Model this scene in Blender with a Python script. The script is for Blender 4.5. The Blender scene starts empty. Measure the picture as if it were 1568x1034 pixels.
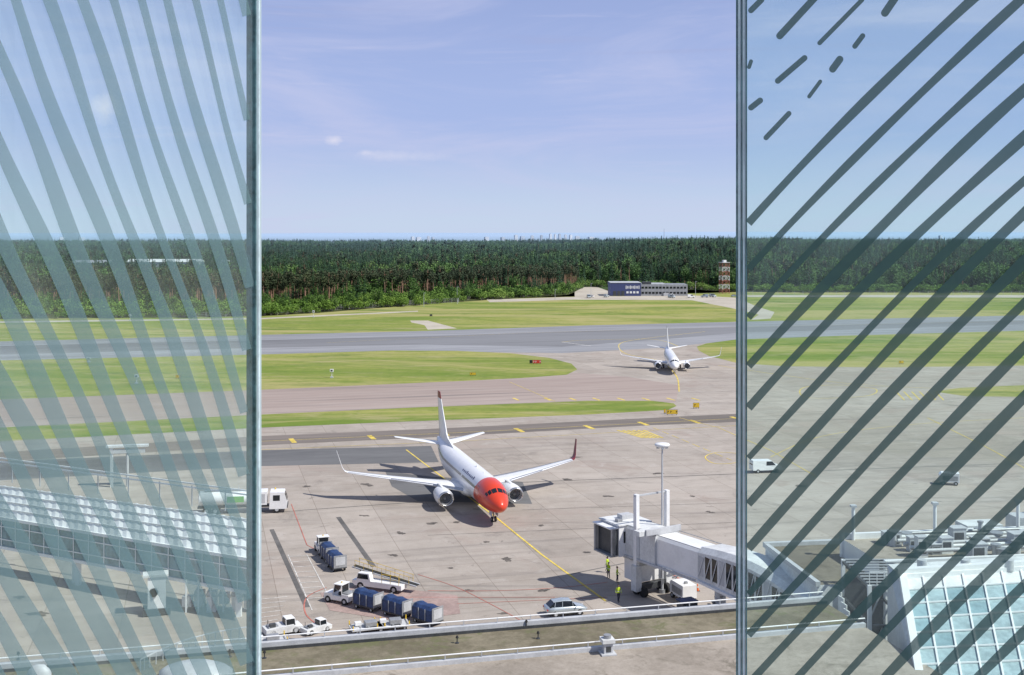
import bpy, math, random
from mathutils import Vector, Matrix, noise
from mathutils.geometry import tessellate_polygon
random.seed(7)
F=1771.0; H=37.4; CX=784.0; HY=357.0
def G(x,y,z=0.0):
    D=F*(H-z)/(y-HY)
    return Vector(((x-CX)/F*D,D,z))
scn=bpy.context.scene
COL=scn.collection
# ------------------------------------------------------------------ materials
MATS={}
def lin(c): return tuple(c)+(1.0,)
def newmat(name):
    m=bpy.data.materials.new(name); m.use_nodes=True
    nt=m.node_tree; nt.nodes.clear()
    out=nt.nodes.new('ShaderNodeOutputMaterial')
    return m,nt,out
def mixc(nt,fac,a,b,blend='MIX'):
    n=nt.nodes.new('ShaderNodeMix'); n.data_type='RGBA'; n.blend_type=blend
    for s,v in ((n.inputs[0],fac),(n.inputs[6],a),(n.inputs[7],b)):
        if hasattr(v,'links') : nt.links.new(v,s)
        elif isinstance(v,(int,float)): s.default_value=v
        else: s.default_value=lin(v) if len(v)==3 else v
    return n.outputs[2]
def mth(nt,op,a,b=0.0,c=None,clamp=False):
    n=nt.nodes.new('ShaderNodeMath'); n.operation=op; n.use_clamp=clamp
    for i,v in enumerate((a,b) if c is None else (a,b,c)):
        if hasattr(v,'links'): nt.links.new(v,n.inputs[i])
        else: n.inputs[i].default_value=v
    return n.outputs[0]
def ramp(nt,fac,lo,hi):
    n=nt.nodes.new('ShaderNodeMapRange'); n.interpolation_type='SMOOTHSTEP'
    nt.links.new(fac,n.inputs[0]); n.inputs[1].default_value=lo; n.inputs[2].default_value=hi
    return n.outputs[0]
def nz(nt,vec,scale,detail=4,rough=.55,dist=0):
    n=nt.nodes.new('ShaderNodeTexNoise'); n.inputs['Scale'].default_value=scale
    n.inputs['Detail'].default_value=detail; n.inputs['Roughness'].default_value=rough
    n.inputs['Distortion'].default_value=dist
    if vec is not None: nt.links.new(vec,n.inputs['Vector'])
    return n.outputs['Fac']
def mapping(nt,vec,scale=(1,1,1),rot=(0,0,0),loc=(0,0,0)):
    n=nt.nodes.new('ShaderNodeMapping'); nt.links.new(vec,n.inputs[0])
    n.inputs['Scale'].default_value=scale; n.inputs['Rotation'].default_value=rot; n.inputs['Location'].default_value=loc
    return n.outputs[0]
def princ(nt,out,col,rough=.5,metal=0.0,coat=0.0,bump=None,bstr=.3,bdist=.02,spec=.5):
    p=nt.nodes.new('ShaderNodeBsdfPrincipled')
    if hasattr(col,'links'): nt.links.new(col,p.inputs['Base Color'])
    else: p.inputs['Base Color'].default_value=lin(col)
    p.inputs['Roughness'].default_value=rough; p.inputs['Metallic'].default_value=metal
    p.inputs['Coat Weight'].default_value=coat; p.inputs['Specular IOR Level'].default_value=spec
    if bump is not None:
        b=nt.nodes.new('ShaderNodeBump'); b.inputs['Strength'].default_value=bstr; b.inputs['Distance'].default_value=bdist
        nt.links.new(bump,b.inputs['Height']); nt.links.new(b.outputs[0],p.inputs['Normal'])
    nt.links.new(p.outputs[0],out.inputs[0]); return p
def pm(name,col,rough=.5,metal=0.0,var=.18,scale=.8,coat=0.0):
    if name in MATS: return MATS[name]
    m,nt,out=newmat(name)
    tc=nt.nodes.new('ShaderNodeTexCoord')
    n1=nz(nt,tc.outputs['Object'],scale,6,.65)
    n2=nz(nt,tc.outputs['Object'],scale*7,3,.6)
    f=ramp(nt,mth(nt,'ADD',mth(nt,'MULTIPLY',n1,.65),mth(nt,'MULTIPLY',n2,.35)),.35,.65)
    c=mixc(nt,f,tuple(max(0,x*(1-var)) for x in col),tuple(min(1,x*(1+var*.5)) for x in col))
    princ(nt,out,c,rough,metal,coat)
    MATS[name]=m; return m
def posnode(nt):
    return nt.nodes.new('ShaderNodeNewGeometry').outputs['Position']
def painted_haze(nt,col,pos,lo=600,hi=9000,mx=.9,hc=(.34,.45,.60)):  # aerial haze painted into the base colour, stronger with world Y
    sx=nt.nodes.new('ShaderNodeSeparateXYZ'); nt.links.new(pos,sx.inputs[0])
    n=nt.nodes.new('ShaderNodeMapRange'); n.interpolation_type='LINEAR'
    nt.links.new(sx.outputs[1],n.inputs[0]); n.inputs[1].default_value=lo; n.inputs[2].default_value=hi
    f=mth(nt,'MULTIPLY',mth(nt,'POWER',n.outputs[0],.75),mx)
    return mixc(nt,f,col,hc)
def surf(name,c1,c2,c3=None,s1=.03,s2=.4,slab=None,slabvar=.12,rough=.9,rot=15,stretch=1,bump=.0,streak=0.0,k=1.0):
    m,nt,out=newmat(name); pos=posnode(nt)
    c1=tuple(x*k for x in c1); c2=tuple(x*k for x in c2)
    if c3: c3=tuple(x*k for x in c3)
    v=mapping(nt,pos,(1,1,1),(0,0,math.radians(-rot)))
    vs=mapping(nt,v,(1.0/stretch,1,1))
    a=nz(nt,vs,s1,5,.6,.3); b=nz(nt,vs,s2,6,.7)
    f=ramp(nt,mth(nt,'ADD',mth(nt,'MULTIPLY',a,.6),mth(nt,'MULTIPLY',b,.4)),.36,.64)
    c=mixc(nt,f,c1,c2)
    if c3 is not None:
        d=nz(nt,vs,s1*3.1,6,.7,.5); c=mixc(nt,ramp(nt,d,.52,.68),c,c3)
    if slab:
        br=nt.nodes.new('ShaderNodeTexBrick'); nt.links.new(v,br.inputs['Vector'])
        br.offset=0.0; br.inputs['Scale'].default_value=1.0
        br.inputs['Brick Width'].default_value=slab; br.inputs['Row Height'].default_value=slab
        br.inputs['Mortar Size'].default_value=.045; br.inputs['Mortar Smooth'].default_value=.2
        br.inputs['Color1'].default_value=(1-slabvar,)*3+(1,); br.inputs['Color2'].default_value=(1,1,1,1)
        br.inputs['Mortar'].default_value=(.64,.62,.60,1)
        c=mixc(nt,1.0,c,br.outputs['Color'],'MULTIPLY')
        w1=nz(nt,pos,.08,8,.75,1.4); c=mixc(nt,mth(nt,'MULTIPLY',ramp(nt,w1,.53,.70),.5),c,(.18,.16,.145))
        w2=nz(nt,pos,.5,5,.7,.4); c=mixc(nt,mth(nt,'MULTIPLY',ramp(nt,w2,.63,.72),.55),c,(.09,.08,.075))
        w3=nz(nt,pos,.17,6,.7,.6); c=mixc(nt,mth(nt,'MULTIPLY',ramp(nt,w3,.57,.7),.35),c,(.52,.48,.44))
        # long wheel tracks across the stand
        v5=mapping(nt,pos,(.02,.35,1),(0,0,math.radians(-6))); c=mixc(nt,mth(nt,'MULTIPLY',ramp(nt,nz(nt,v5,1.0,6,.7,.5),.56,.68),.35),c,(.12,.11,.105))
    if streak>0:
        v3=mapping(nt,v,(.012,.5,1)); st=ramp(nt,nz(nt,v3,1.0,5,.65),.5,.72)
        c=mixc(nt,mth(nt,'MULTIPLY',st,streak),c,(.11,.105,.105))
    fine=nz(nt,pos,6.0,3,.7)
    c=mixc(nt,mth(nt,'MULTIPLY',ramp(nt,fine,.4,.7),.12),c,(.03,.03,.03))
    princ(nt,out,c,rough,0,0,fine if bump else None,bump,.02,spec=.25)
    MATS[name]=m; return m
M_apron=surf('apron_concrete',(.27,.235,.20),(.36,.32,.28),(.30,.25,.215),.02,.25,slab=7.5,slabvar=.12,streak=.3,k=1.28)
M_taxi=surf('taxiway_asphalt',(.27,.215,.188),(.34,.282,.25),None,.02,.3,stretch=6,streak=.55,k=1.22)
M_runway=surf('runway_asphalt',(.165,.168,.178),(.27,.273,.285),None,.012,.2,stretch=8,streak=.6,k=1.3)
M_dark=surf('dark_asphalt',(.10,.10,.102),(.155,.155,.155),None,.05,.4,stretch=4,k=1.1)
M_rub=surf('rubbered_runway_asphalt',(.14,.142,.15),(.21,.212,.22),None,.02,.4,stretch=12,streak=.6,k=1.1)
M_shoulder=surf('shoulder_asphalt',(.13,.115,.10),(.2,.17,.15),None,.05,.5,stretch=8,streak=.5,k=1.15)
M_path=surf('gravel_path',(.36,.32,.26),(.46,.42,.35),None,.05,.4,k=1.1)
M_patch=surf('patched_tarmac',(.06,.058,.055),(.10,.095,.09),None,.3,2,k=1.6)
M_stain=surf('oil_stain',(.05,.045,.042),(.12,.105,.09),None,.5,3,k=1.5)
def grassmat(name,k=1.0):
    m,nt,out=newmat(name); pos=posnode(nt)
    v=mapping(nt,pos,(.3,1,1),(0,0,math.radians(-15)))
    a=nz(nt,v,.035,7,.7,.8); b=nz(nt,pos,.35,6,.75)
    c=mixc(nt,ramp(nt,a,.38,.62),(.15*k,.215*k,.038*k),(.30*k,.305*k,.085*k))
    c=mixc(nt,mth(nt,'MULTIPLY',ramp(nt,b,.42,.7),.5),c,(.10*k,.15*k,.035*k))
    d=nz(nt,v,.016,8,.75,.8); c=mixc(nt,mth(nt,'MULTIPLY',ramp(nt,d,.46,.58),.75),c,(.38*k,.335*k,.145*k))
    e_=nz(nt,v,.12,7,.78,.6); c=mixc(nt,mth(nt,'MULTIPLY',ramp(nt,e_,.51,.65),.65),c,(.37*k,.32*k,.17*k))
    g_=nz(nt,v,.05,7,.75,.5); c=mixc(nt,mth(nt,'MULTIPLY',ramp(nt,g_,.54,.66),.7),c,(.08*k,.145*k,.03*k))
    return m,nt,out,pos,c
m,nt,out,pos,c=grassmat('island_grass'); princ(nt,out,c,.95,spec=.1); M_grass=m
m,nt,out,pos,c=grassmat('ground_grass',1.0)
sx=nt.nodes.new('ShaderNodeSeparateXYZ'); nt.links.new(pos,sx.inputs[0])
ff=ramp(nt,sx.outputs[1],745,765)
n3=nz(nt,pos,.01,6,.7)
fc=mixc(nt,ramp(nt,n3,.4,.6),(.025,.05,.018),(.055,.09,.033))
c=mixc(nt,ff,c,fc); c=painted_haze(nt,c,pos,900,9000,.97); princ(nt,out,c,.95,spec=.1); M_ground=m
m,nt,out=newmat('forest_floor'); pos=posnode(nt)
princ(nt,out,mixc(nt,nz(nt,pos,.2,4),(.04,.06,.02),(.085,.085,.035)),.95,spec=.1); M_floor=m
def foliage(name,c1,c2,rnd=.5):
    m,nt,out=newmat(name); pos=posnode(nt)
    oi=nt.nodes.new('ShaderNodeObjectInfo')
    a=nz(nt,pos,.35,2,.6); lf=nz(nt,pos,.012,3,.6)
    f=mth(nt,'ADD',mth(nt,'MULTIPLY',ramp(nt,a,.35,.65),1-rnd),mth(nt,'MULTIPLY',oi.outputs['Random'],rnd))
    f=mth(nt,'MULTIPLY',f,mth(nt,'ADD',.5,mth(nt,'MULTIPLY',ramp(nt,lf,.38,.62),.65)),clamp=True)
    c=mixc(nt,f,c1,c2); c=painted_haze(nt,c,pos,600,6500,.85,(.24,.35,.43))
    d=nt.nodes.new('ShaderNodeBsdfDiffuse')
    nt.links.new(c,d.inputs[0]); nt.links.new(d.outputs[0],out.inputs[0])
    return m
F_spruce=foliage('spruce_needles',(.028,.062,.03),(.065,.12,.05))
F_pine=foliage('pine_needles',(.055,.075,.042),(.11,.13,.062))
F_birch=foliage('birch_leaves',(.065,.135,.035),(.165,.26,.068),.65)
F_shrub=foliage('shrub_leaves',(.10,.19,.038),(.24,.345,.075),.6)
B_pine=pm('pine_bark',(.36,.21,.14),.9); B_birch=pm('birch_bark',(.36,.34,.30),.9,var=.5); B_dark=pm('spruce_bark',(.12,.085,.065),.9)
white=pm('white_paint',(.82,.82,.81),.35,var=.08,scale=.5,coat=.2)
offwhite=pm('offwhite_panel',(.68,.69,.68),.5,var=.2,scale=.6)
grey=pm('grey_metal',(.36,.37,.38),.45,.3,var=.25)
lgrey=pm('light_grey_cladding',(.5,.51,.52),.5,var=.15)
dgrey=pm('dark_grey_metal',(.07,.075,.08),.5,.2,var=.3)
black=pm('black_rubber',(.02,.02,.02),.8,var=.3)
yellow=pm('yellow_paint',(.75,.5,.03),.5,var=.2)
ymark=pm('yellow_marking',(.70,.53,.10),.8,var=.35,scale=.5)
wmark=pm('white_marking',(.62,.6,.56),.8,var=.4,scale=.6)
rmark=pm('red_marking',(.48,.17,.13),.8,var=.35,scale=.5)
red=pm('red_paint',(.62,.045,.03),.4,var=.1)
blue=pm('blue_tarpaulin',(.022,.05,.14),.55,var=.5,scale=2)
navy=pm('navy_cladding',(.05,.065,.17),.5,var=.15)
gdark=pm('dark_window_glass',(.015,.02,.025),.06,var=.2)
metal=pm('bare_metal',(.6,.6,.6),.25,.9,var=.1)
tealg=pm('teal_glazing',(.20,.33,.36),.22,.0,var=.4,scale=.35)
palegl=pm('pale_roof_glazing',(.36,.47,.49),.3,.0,var=.3,scale=.4)
green=pm('green_paint',(.12,.42,.06),.4)
towred=pm('weathered_red_paint',(.36,.13,.10),.7,var=.3)
silver=pm('silver_car_paint',(.5,.56,.58),.25,.4,coat=.6)
sedum=surf('sedum_roof',(.12,.105,.068),(.235,.205,.145),(.13,.135,.065),.15,1.4,bump=.6,k=1.1)
gravel=surf('gravel_roof',(.22,.19,.155),(.33,.29,.245),(.16,.14,.11),.12,1.2,bump=.5,k=1.2)
brownroof=surf('brown_felt_roof',(.15,.13,.10),(.23,.2,.15),(.11,.095,.07),.1,1,bump=.3,k=1.0)
skin=pm('skin',(.45,.27,.2),.6); hair=pm('hair',(.05,.03,.02),.7)
# ------------------------------------------------------------------ mesh builder
class MB:
    def __init__(s): s.v=[]; s.f=[]; s.m=[]; s.s=[]; s.mats=[]
    def add(s,vs,fs,mat,smooth=False,M=None):
        o=len(s.v)
        if M is not None: vs=[M@Vector(v) for v in vs]
        s.v.extend([tuple(v) for v in vs])
        if mat not in s.mats: s.mats.append(mat)
        k=s.mats.index(mat)
        for f in fs: s.f.append([i+o for i in f]); s.m.append(k); s.s.append(smooth)
    def box(s,c,sz,mat,rz=0,M=None,top=None):
        x,y,z=[q/2 for q in sz]; tx,ty=(1,1) if top is None else top
        vs=[(-x,-y,-z),(x,-y,-z),(x,y,-z),(-x,y,-z),(-x*tx,-y*ty,z),(x*tx,-y*ty,z),(x*tx,y*ty,z),(-x*tx,y*ty,z)]
        T=Matrix.Translation(Vector(c))@Matrix.Rotation(rz,4,'Z')
        if M is not None: T=M@T
        s.add(vs,[(3,2,1,0),(4,5,6,7),(0,1,5,4),(1,2,6,5),(2,3,7,6),(3,0,4,7)],mat,False,T)
    def cyl(s,p0,p1,r,mat,n=10,r1=None,M=None,smooth=True,cap=True):
        p0=Vector(p0);p1=Vector(p1); d=(p1-p0).normalized(); r1=r if r1 is None else r1
        a=d.orthogonal().normalized(); b=d.cross(a)
        vs=[p0+(a*math.cos(t)+b*math.sin(t))*r for t in [2*math.pi*i/n for i in range(n)]]
        vs+=[p1+(a*math.cos(t)+b*math.sin(t))*r1 for t in [2*math.pi*i/n for i in range(n)]]
        s.add(vs,[(i,(i+1)%n,n+(i+1)%n,n+i) for i in range(n)],mat,smooth,M)
        if cap: s.add(vs,[tuple(range(n-1,-1,-1)),tuple(range(n,2*n))],mat,False,M)
    def beam(s,p0,p1,w,mat,M=None): s.cyl(p0,p1,w*.7,mat,4,M=M,smooth=False)
    def loft(s,rings,mat,smooth=True,cap=True,M=None,closed=True):
        n=len(rings[0]); vs=[p for r in rings for p in r]; fs=[]
        for k in range(len(rings)-1):
            for i in range(n if closed else n-1):
                j=(i+1)%n; fs.append((k*n+i,k*n+j,(k+1)*n+j,(k+1)*n+i))
        s.add(vs,fs,mat,smooth,M)
        if cap: s.add(vs,[tuple(range(n-1,-1,-1)),tuple((len(rings)-1)*n+i for i in range(n))],mat,False,M)
    def prof(s,poly,x0,x1,mat,M=None):
        n=len(poly); vs=[(x0,y,z) for y,z in poly]+[(x1,y,z) for y,z in poly]
        fs=[(i,(i+1)%n,n+(i+1)%n,n+i) for i in range(n)]+[tuple(range(n-1,-1,-1)),tuple(range(n,2*n))]
        s.add(vs,fs,mat,False,M)
    def prism(s,poly,z0,z1,mat,matside=None):
        n=len(poly); P=[Vector((p[0],p[1],0)) for p in poly]
        tr=tessellate_polygon([P]); vs=[(p.x,p.y,z1) for p in P]
        fs=[]
        for t in tr:
            a,b,c=[P[i] for i in t]
            fs.append(t if (b-a).cross(c-a).z>0 else t[::-1])
        s.add(vs,fs,mat)
        if z0 is not None:
            vs2=[(p.x,p.y,z0) for p in P]+vs
            s.add(vs2,[(i,(i+1)%n,n+(i+1)%n,n+i) for i in range(n)],matside or mat)
    def obj(s,name,parent=None,loc=(0,0,0),rz=0,bevel=0,scale=None):
        me=bpy.data.meshes.new(name); me.from_pydata(s.v,[],s.f)
        for m in s.mats: me.materials.append(m)
        me.polygons.foreach_set('material_index',s.m); me.polygons.foreach_set('use_smooth',s.s); me.update()
        o=bpy.data.objects.new(name,me); COL.objects.link(o)
        o.location=loc; o.rotation_euler=(0,0,rz)
        if scale: o.scale=scale
        if parent: o.parent=parent
        if bevel:
            b=o.modifiers.new('bevel','BEVEL'); b.width=bevel; b.segments=2; b.limit_method='ANGLE'; b.angle_limit=math.radians(40)
        return o
def empty(name,loc=(0,0,0),rz=0,scale=(1,1,1)):
    e=bpy.data.objects.new(name,None); COL.objects.link(e); e.location=loc; e.rotation_euler=(0,0,rz); e.scale=scale; return e
def smoothpoly(P,k=6,closed=True):
    n=len(P); out=[]
    for i in range(n if closed else n-1):
        if closed: p0,p1,p2,p3=[P[(i+j-1)%n] for j in range(4)]
        else: p0,p1,p2,p3=P[max(i-1,0)],P[i],P[i+1],P[min(i+2,n-1)]
        for t in [q/k for q in range(k)]:
            out.append(.5*((2*p1)+(p2-p0)*t+(2*p0-5*p1+4*p2-p3)*t*t+(3*p1-p0-3*p2+p3)*t**3))
    if not closed: out.append(P[-1])
    return out
def sheet(name,px,z,mat,smooth=False):
    P=[G(x,y) for x,y in px]
    if smooth: P=smoothpoly(P)
    b=MB(); b.prism(P,None,z,mat); return b.obj(name)
def strip(b,P,w,z,mat,dash=None):
    for i in range(len(P)-1):
        a,c=P[i],P[i+1]; d=(c-a); l=d.length; d=d/l if l else d; n=Vector((-d.y,d.x,0))*w/2
        segs=[(0,l)]
        if dash:
            segs=[];t=0
            while t<l: segs.append((t,min(t+dash[0],l))); t+=dash[0]+dash[1]
        for t0,t1 in segs:
            q=[a+d*t0-n,a+d*t1-n,a+d*t1+n,a+d*t0+n]
            b.add([(p.x,p.y,z) for p in q],[(0,1,2,3)],mat)
# ------------------------------------------------------------------ terrain
def sm(t): t=max(0,min(1,t)); return t*t*(3-2*t)
def tz(x,y):
    if y<760: return 0.0
    r=sm((x/y-.03)/.12)*(1-.35*sm((x/y-.2)/.08))
    z=sm((y-770)/600)*(0+12*r)-sm((y-1400)/2300)*8*r
    z+=(noise.noise(Vector((x*.0022,y*.0022,3)))*4)*sm((y-800)/600)
    z+=sm((y-6500)/4500)*(34+16*noise.noise(Vector((x*.0004,y*.0004,9))))
    return z
xs=[-14000+ i*350 for i in range(81)]
ys=[-400,0,200,400,600,740,755,770]+[800+i*60 for i in range(60)]+[4500+i*350 for i in range(30)]
vs=[(x,y,tz(x,y)) for y in ys for x in xs]; n=len(xs)
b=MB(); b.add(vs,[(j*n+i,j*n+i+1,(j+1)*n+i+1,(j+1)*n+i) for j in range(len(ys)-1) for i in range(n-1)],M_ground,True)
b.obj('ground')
# ------------------------------------------------------------------ pavements
sheet('apron',[(-900,545),(0,523),(400,513),(650,507),(900,499),(1128,493),(1568,483),(2500,470),(2600,1500),(-1200,1500)],.004,M_apron)
sheet('runway',[(-900,545),(0,523),(400,513),(650,507),(900,498.5),(1128,493),(1568,483),(2500,469),(2500,488),(1568,507),(1128,521),(1010,533),(860,541),(600,537),(400,543),(0,553),(-900,585)],.008,M_runway)
sheet('taxiway',[(-900,650),(0,610),(400,596),(700,583),(880,571),(960,577),(1040,590),(1035,617),(900,614),(640,624),(400,635),(0,654),(-900,710)],.008,M_taxi)
sheet('grass_island',[(-600,572),(0,552),(400,543),(600,537),(700,537.5),(780,541),(840,548),(875,557),(884,566),(868,574),(800,579),(700,584),(400,597),(0,612),(-600,640)],.012,M_grass)
sheet('grass_island',[(-600,685),(0,655),(400,635),(640,624),(900,614),(1000,614),(1032,618),(1036,622),(1022,628),(900,635),(640,645),(400,655),(0,676),(-600,715)],.012,M_grass)
sheet('grass_island',[(1067,531),(1082,526),(1128,520),(1300,514),(1568,506.5),(2300,488),(2300,548),(1568,560),(1350,563),(1200,561),(1128,556),(1085,545),(1070,537)],.012,M_grass)
sheet('grass_island',[(1430,600),(1470,594),(1568,590),(2100,575),(2100,596),(1568,608),(1480,607)],.012,M_grass)
sheet('taxiway_shoulder',[(-600,730),(400,668),(700,655),(1000,640),(1128,634),(1140,646),(1000,651),(700,668),(400,682),(-600,745)],.012,M_shoulder)
sheet('tarmac_strip',[(-300,720),(390,690),(660,683),(672,708),(400,714),(-300,752)],.012,M_dark)
sheet('dark_apron_patch',[(590,722),(660,730),(800,738),(815,772),(640,768),(600,745)],.012,M_dark)  # dark flat patch on the apron below the airliner
sheet('tarmac_strip',[(-600,548),(0,530),(400,521),(650,515),(900,507),(1128,501),(1568,491),(2300,477),(2300,480),(1568,497),(1128,510),(1000,521),(860,531),(650,528),(400,533),(0,543),(-600,566)],.012,M_rub)
b=MB()
strip(b,[G(416,811),G(470,930)],.55,.016,M_patch); strip(b,[G(518,792),G(572,868)],.6,.016,M_patch)
strip(b,[G(400,787),G(470,781),G(640,769)],.25,.016,M_patch)
strip(b,[G(640,745),G(1128,726),G(1600,708)],.3,.016,M_patch)
strip(b,[G(1128,770),G(800,781)],.12,.016,M_patch)
strip(b,[G(655,820),G(1128,800)],.12,.016,M_patch)
strip(b,[G(870,880),G(960,862),G(1128,846)],.2,.016,M_patch)
b.obj('tarmac_repair_strip')
b=MB()
for (x,y,a,c) in [(775,856,10,3),(660,802,9,2),(615,817,6,2),(828,805,5,1.6),(832,904.5,11,2.6),(700,800,5,1.4),(745,830,5,1.3),(900,846,7,1.6),(690,870,5,1.2),(560,742,9,2),(640,733,6,1.6),(870,735,10,2),(1010,725,8,1.4),(1090,785,6,1.5),(720,905,7,1.5),(770,940,9,1.4),(60,940,16,4),(30,915,10,3),(345,915,10,3),(1230,745,9,2),(930,760,7,1.4),(800,722,9,1.3),(1060,760,5,1),(470,745,8,1.3),(880,700,8,1),(600,850,8,1.6),(930,800,9,1.5),(560,790,7,1.2)]:
    for k in range(2):
        P=[]; ox=random.uniform(-a,a)*k; oy=random.uniform(-c,c)*k
        for i in range(14):
            t=2*math.pi*i/14; r=random.uniform(.55,1.1)*(1-.3*k)
            P.append(G(x+ox+a*r*math.cos(t),y+oy+c*r*math.sin(t)))
        b.prism(smoothpoly(P,3),None,.020+.004*k,M_stain)
b.obj('oil_stain')
b=MB()
strip(b,[G(622,689),G(700,748),G(760,793),G(830,850),G(928,921)],.26,.028,ymark)
for x,y in [(448,675),(569,670),(681,664.5),(795,659),(902,654.5),(985,649),(1064,646),(1128,641)]:
    p=G(x,y); d=Vector((-.35,1,0)).normalized()*2.2; strip(b,[p-d,p+d],.9,.028,ymark)
for i,x in enumerate([790,838,877,913,951,989,1027,1065]):
    p=G(x,611.5); d=Vector((-.35,1,0)).normalized()*2.0; strip(b,[p-d,p+d],.55,.028,ymark)
for pl in [[(780,585),(850,615)],[(400,676),(700,663),(1128,641)],[(400,689),(700,676),(1128,652)],[(1040,640),(1100,655),(1180,690),(1250,730)],
           [(1000,655),(1060,680),(1120,705)],[(500,525),(800,510),(1128,501),(1568,492)]]:
    strip(b,[G(*q) for q in pl],.16,.028,ymark,dash=(3,1.5) if pl[0][0]==1000 else None)
def curve(px,w=.2,mat=ymark,cl=False): strip(b,smoothpoly([G(*q) for q in px],8,cl)+([] if not cl else [G(*px[0])]),w,.028,mat)
curve([(1080,508),(1000,517),(955,524),(948,533),(962,543),(1010,553),(1035,575),(1040,600)],.3)
curve([(1225,598),(1240,592),(1290,590),(1340,596),(1330,606),(1270,610),(1232,608)],.25,cl=True)
curve([(1080,700),(1100,693),(1140,697),(1130,708),(1095,710)],.2,cl=True)
curve([(1100,560),(1200,575),(1330,590),(1568,600)],.25)
curve([(1420,640),(1460,660),(1520,690),(1600,735)])
curve([(860,524),(900,521),(1000,520),(1040,531)],.3)
curve([(1180,700),(1260,668),(1400,650),(1568,640)],.16)
for k in range(6): strip(b,[G(945+k*8,659),G(985+k*6,671)],.45,.028,ymark)
for k in range(6): strip(b,[G(1372+k*12,600),G(1385+k*12,613)],.3,.028,ymark)
b.obj('taxiway_marking')
b=MB()
for k in range(9):
    strip(b,[G(441+k*3.6,853+k*8),G(470+k*3.6,851+k*8)],.14,.028,wmark)
strip(b,[G(441,850),G(478,935)],.12,.028,wmark); strip(b,[G(470,850),G(508,922)],.12,.028,wmark)
for k in range(7): strip(b,[G(400,918+k*7),G(440-k*3,914+k*7)],.14,.028,wmark)
strip(b,[G(860,524),G(905,530)],.5,.028,wmark)
b.obj('white_marking')
b=MB()
strip(b,[G(446,772),G(470,835),G(520,860)],.12,.028,rmark)
curve([(655,905),(760,905),(860,900),(930,892)],.12,rmark)
curve([(500,900),(470,915),(468,940),(490,960)],.14,rmark)
curve([(640,880),(700,900),(760,930),(800,952)],.1,rmark)
strip(b,[G(600,915),G(850,915)],.1,.028,rmark)
strip(b,[G(1030,880),G(1060,900)],.2,.028,rmark); strip(b,[G(700,925),G(930,915)],.1,.028,rmark)
b.obj('red_marking')
sheet('red_stand_area',[(490,908),(560,895),(700,912),(705,940),(610,952),(505,935)],.024,pm('red_area_paint',(.37,.27,.24),.9,var=.25,scale=.4))
sheet('gravel_path',[(628,491),(655,491),(700,503),(655,505),(650,498),(630,494)],.006,M_path)
sheet('access_road',[(745,459),(870,455),(1050,452),(1128,456),(1160,470),(1186,478),(1180,488),(1150,490),(1162,482),(1120,472),(1060,460),(880,459),(750,463)],.006,M_path)
sheet('access_road',[(880,447),(900,437),(910,438),(935,447),(935,457),(880,456)],.010,M_path)
sheet('perimeter_road',[(-600,500),(400,487),(640,476),(640,477.5),(400,489),(-600,503)],.006,M_path)
sheet('perimeter_road',[(1128,452),(1568,452),(2200,450),(2200,453),(1568,456),(1128,455)],.006,M_path)
# ------------------------------------------------------------------ forest
def leaf(b,c,size,mat,flat=.0):
    n=Vector((random.gauss(0,1),random.gauss(0,1),random.gauss(0,1)+flat)).normalized()
    a=n.orthogonal().normalized(); a.rotate(Matrix.Rotation(random.uniform(0,6.28),3,n)); q=n.cross(a)
    s1=size*random.uniform(.6,1.1); s2=size*random.uniform(.5,.95)
    k=n*size*.25
    b.add([c-a*s1,c-q*s2+k,c+a*s1*.8,c+q*s2+k*.5],[(0,1,2),(0,2,3)],mat)
def spruce(h,seed):
    random.seed(seed); b=MB(); b.cyl((0,0,0),(0,0,h*.97),.22,B_dark,5,.03)
    for i in range(330):
        t=random.random()**1.25; z=h*(.09+.89*t); r=((1-t)**.9*h*.15+.1)*(1+.22*math.sin(t*42))
        a=random.uniform(0,6.28); rr=r*random.uniform(.35,1.05)
        c=Vector((math.cos(a)*rr,math.sin(a)*rr,z-rr*.28)); rad=Vector((math.cos(a),math.sin(a),-.45)); sd=Vector((-math.sin(a),math.cos(a),0))
        s1=random.uniform(.35,.62)*(1.15-.5*t); s2=s1*random.uniform(.5,.8)
        b.add([c-rad*s1,c-sd*s2-Vector((0,0,.12)),c+rad*s1,c+sd*s2-Vector((0,0,.12))],[(0,1,2),(0,2,3)],F_spruce)
    return b
def crown(b,c,rx,rz,n,size,mat,lobes=7):
    cs=[]
    for i in range(lobes):
        v=Vector((random.gauss(0,1),random.gauss(0,1),random.gauss(0,1))).normalized()*random.uniform(.3,.75)
        cs.append((c+Vector((v.x*rx,v.y*rx,v.z*rz)),random.uniform(.35,.6)))
    for i in range(n):
        cc,s=random.choice(cs); v=Vector((random.gauss(0,1),random.gauss(0,1),random.gauss(0,1)+.3)).normalized()*random.uniform(.55,1.03)
        leaf(b,cc+Vector((v.x*rx*s,v.y*rx*s,v.z*rz*s)),size,mat,.9)
    return cs
def pine(h,seed):
    random.seed(seed); b=MB(); b.cyl((0,0,0),(.3,.1,h*.9),.28,B_pine,5,.1)
    c=Vector((.2,0,h*.80)); cs=crown(b,c,h*.13,h*.19,260,.46,F_pine,9)
    for q,s in cs: b.cyl((.15,0,q.z-1.2),q,.08,B_pine,3,.04)
    for i in range(6):
        z=h*random.uniform(.3,.62);a=random.uniform(0,6.28); b.cyl((.1,0,z),(math.cos(a)*1.3,math.sin(a)*1.3,z+.2),.06,B_pine,3,.03)
    return b
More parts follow.
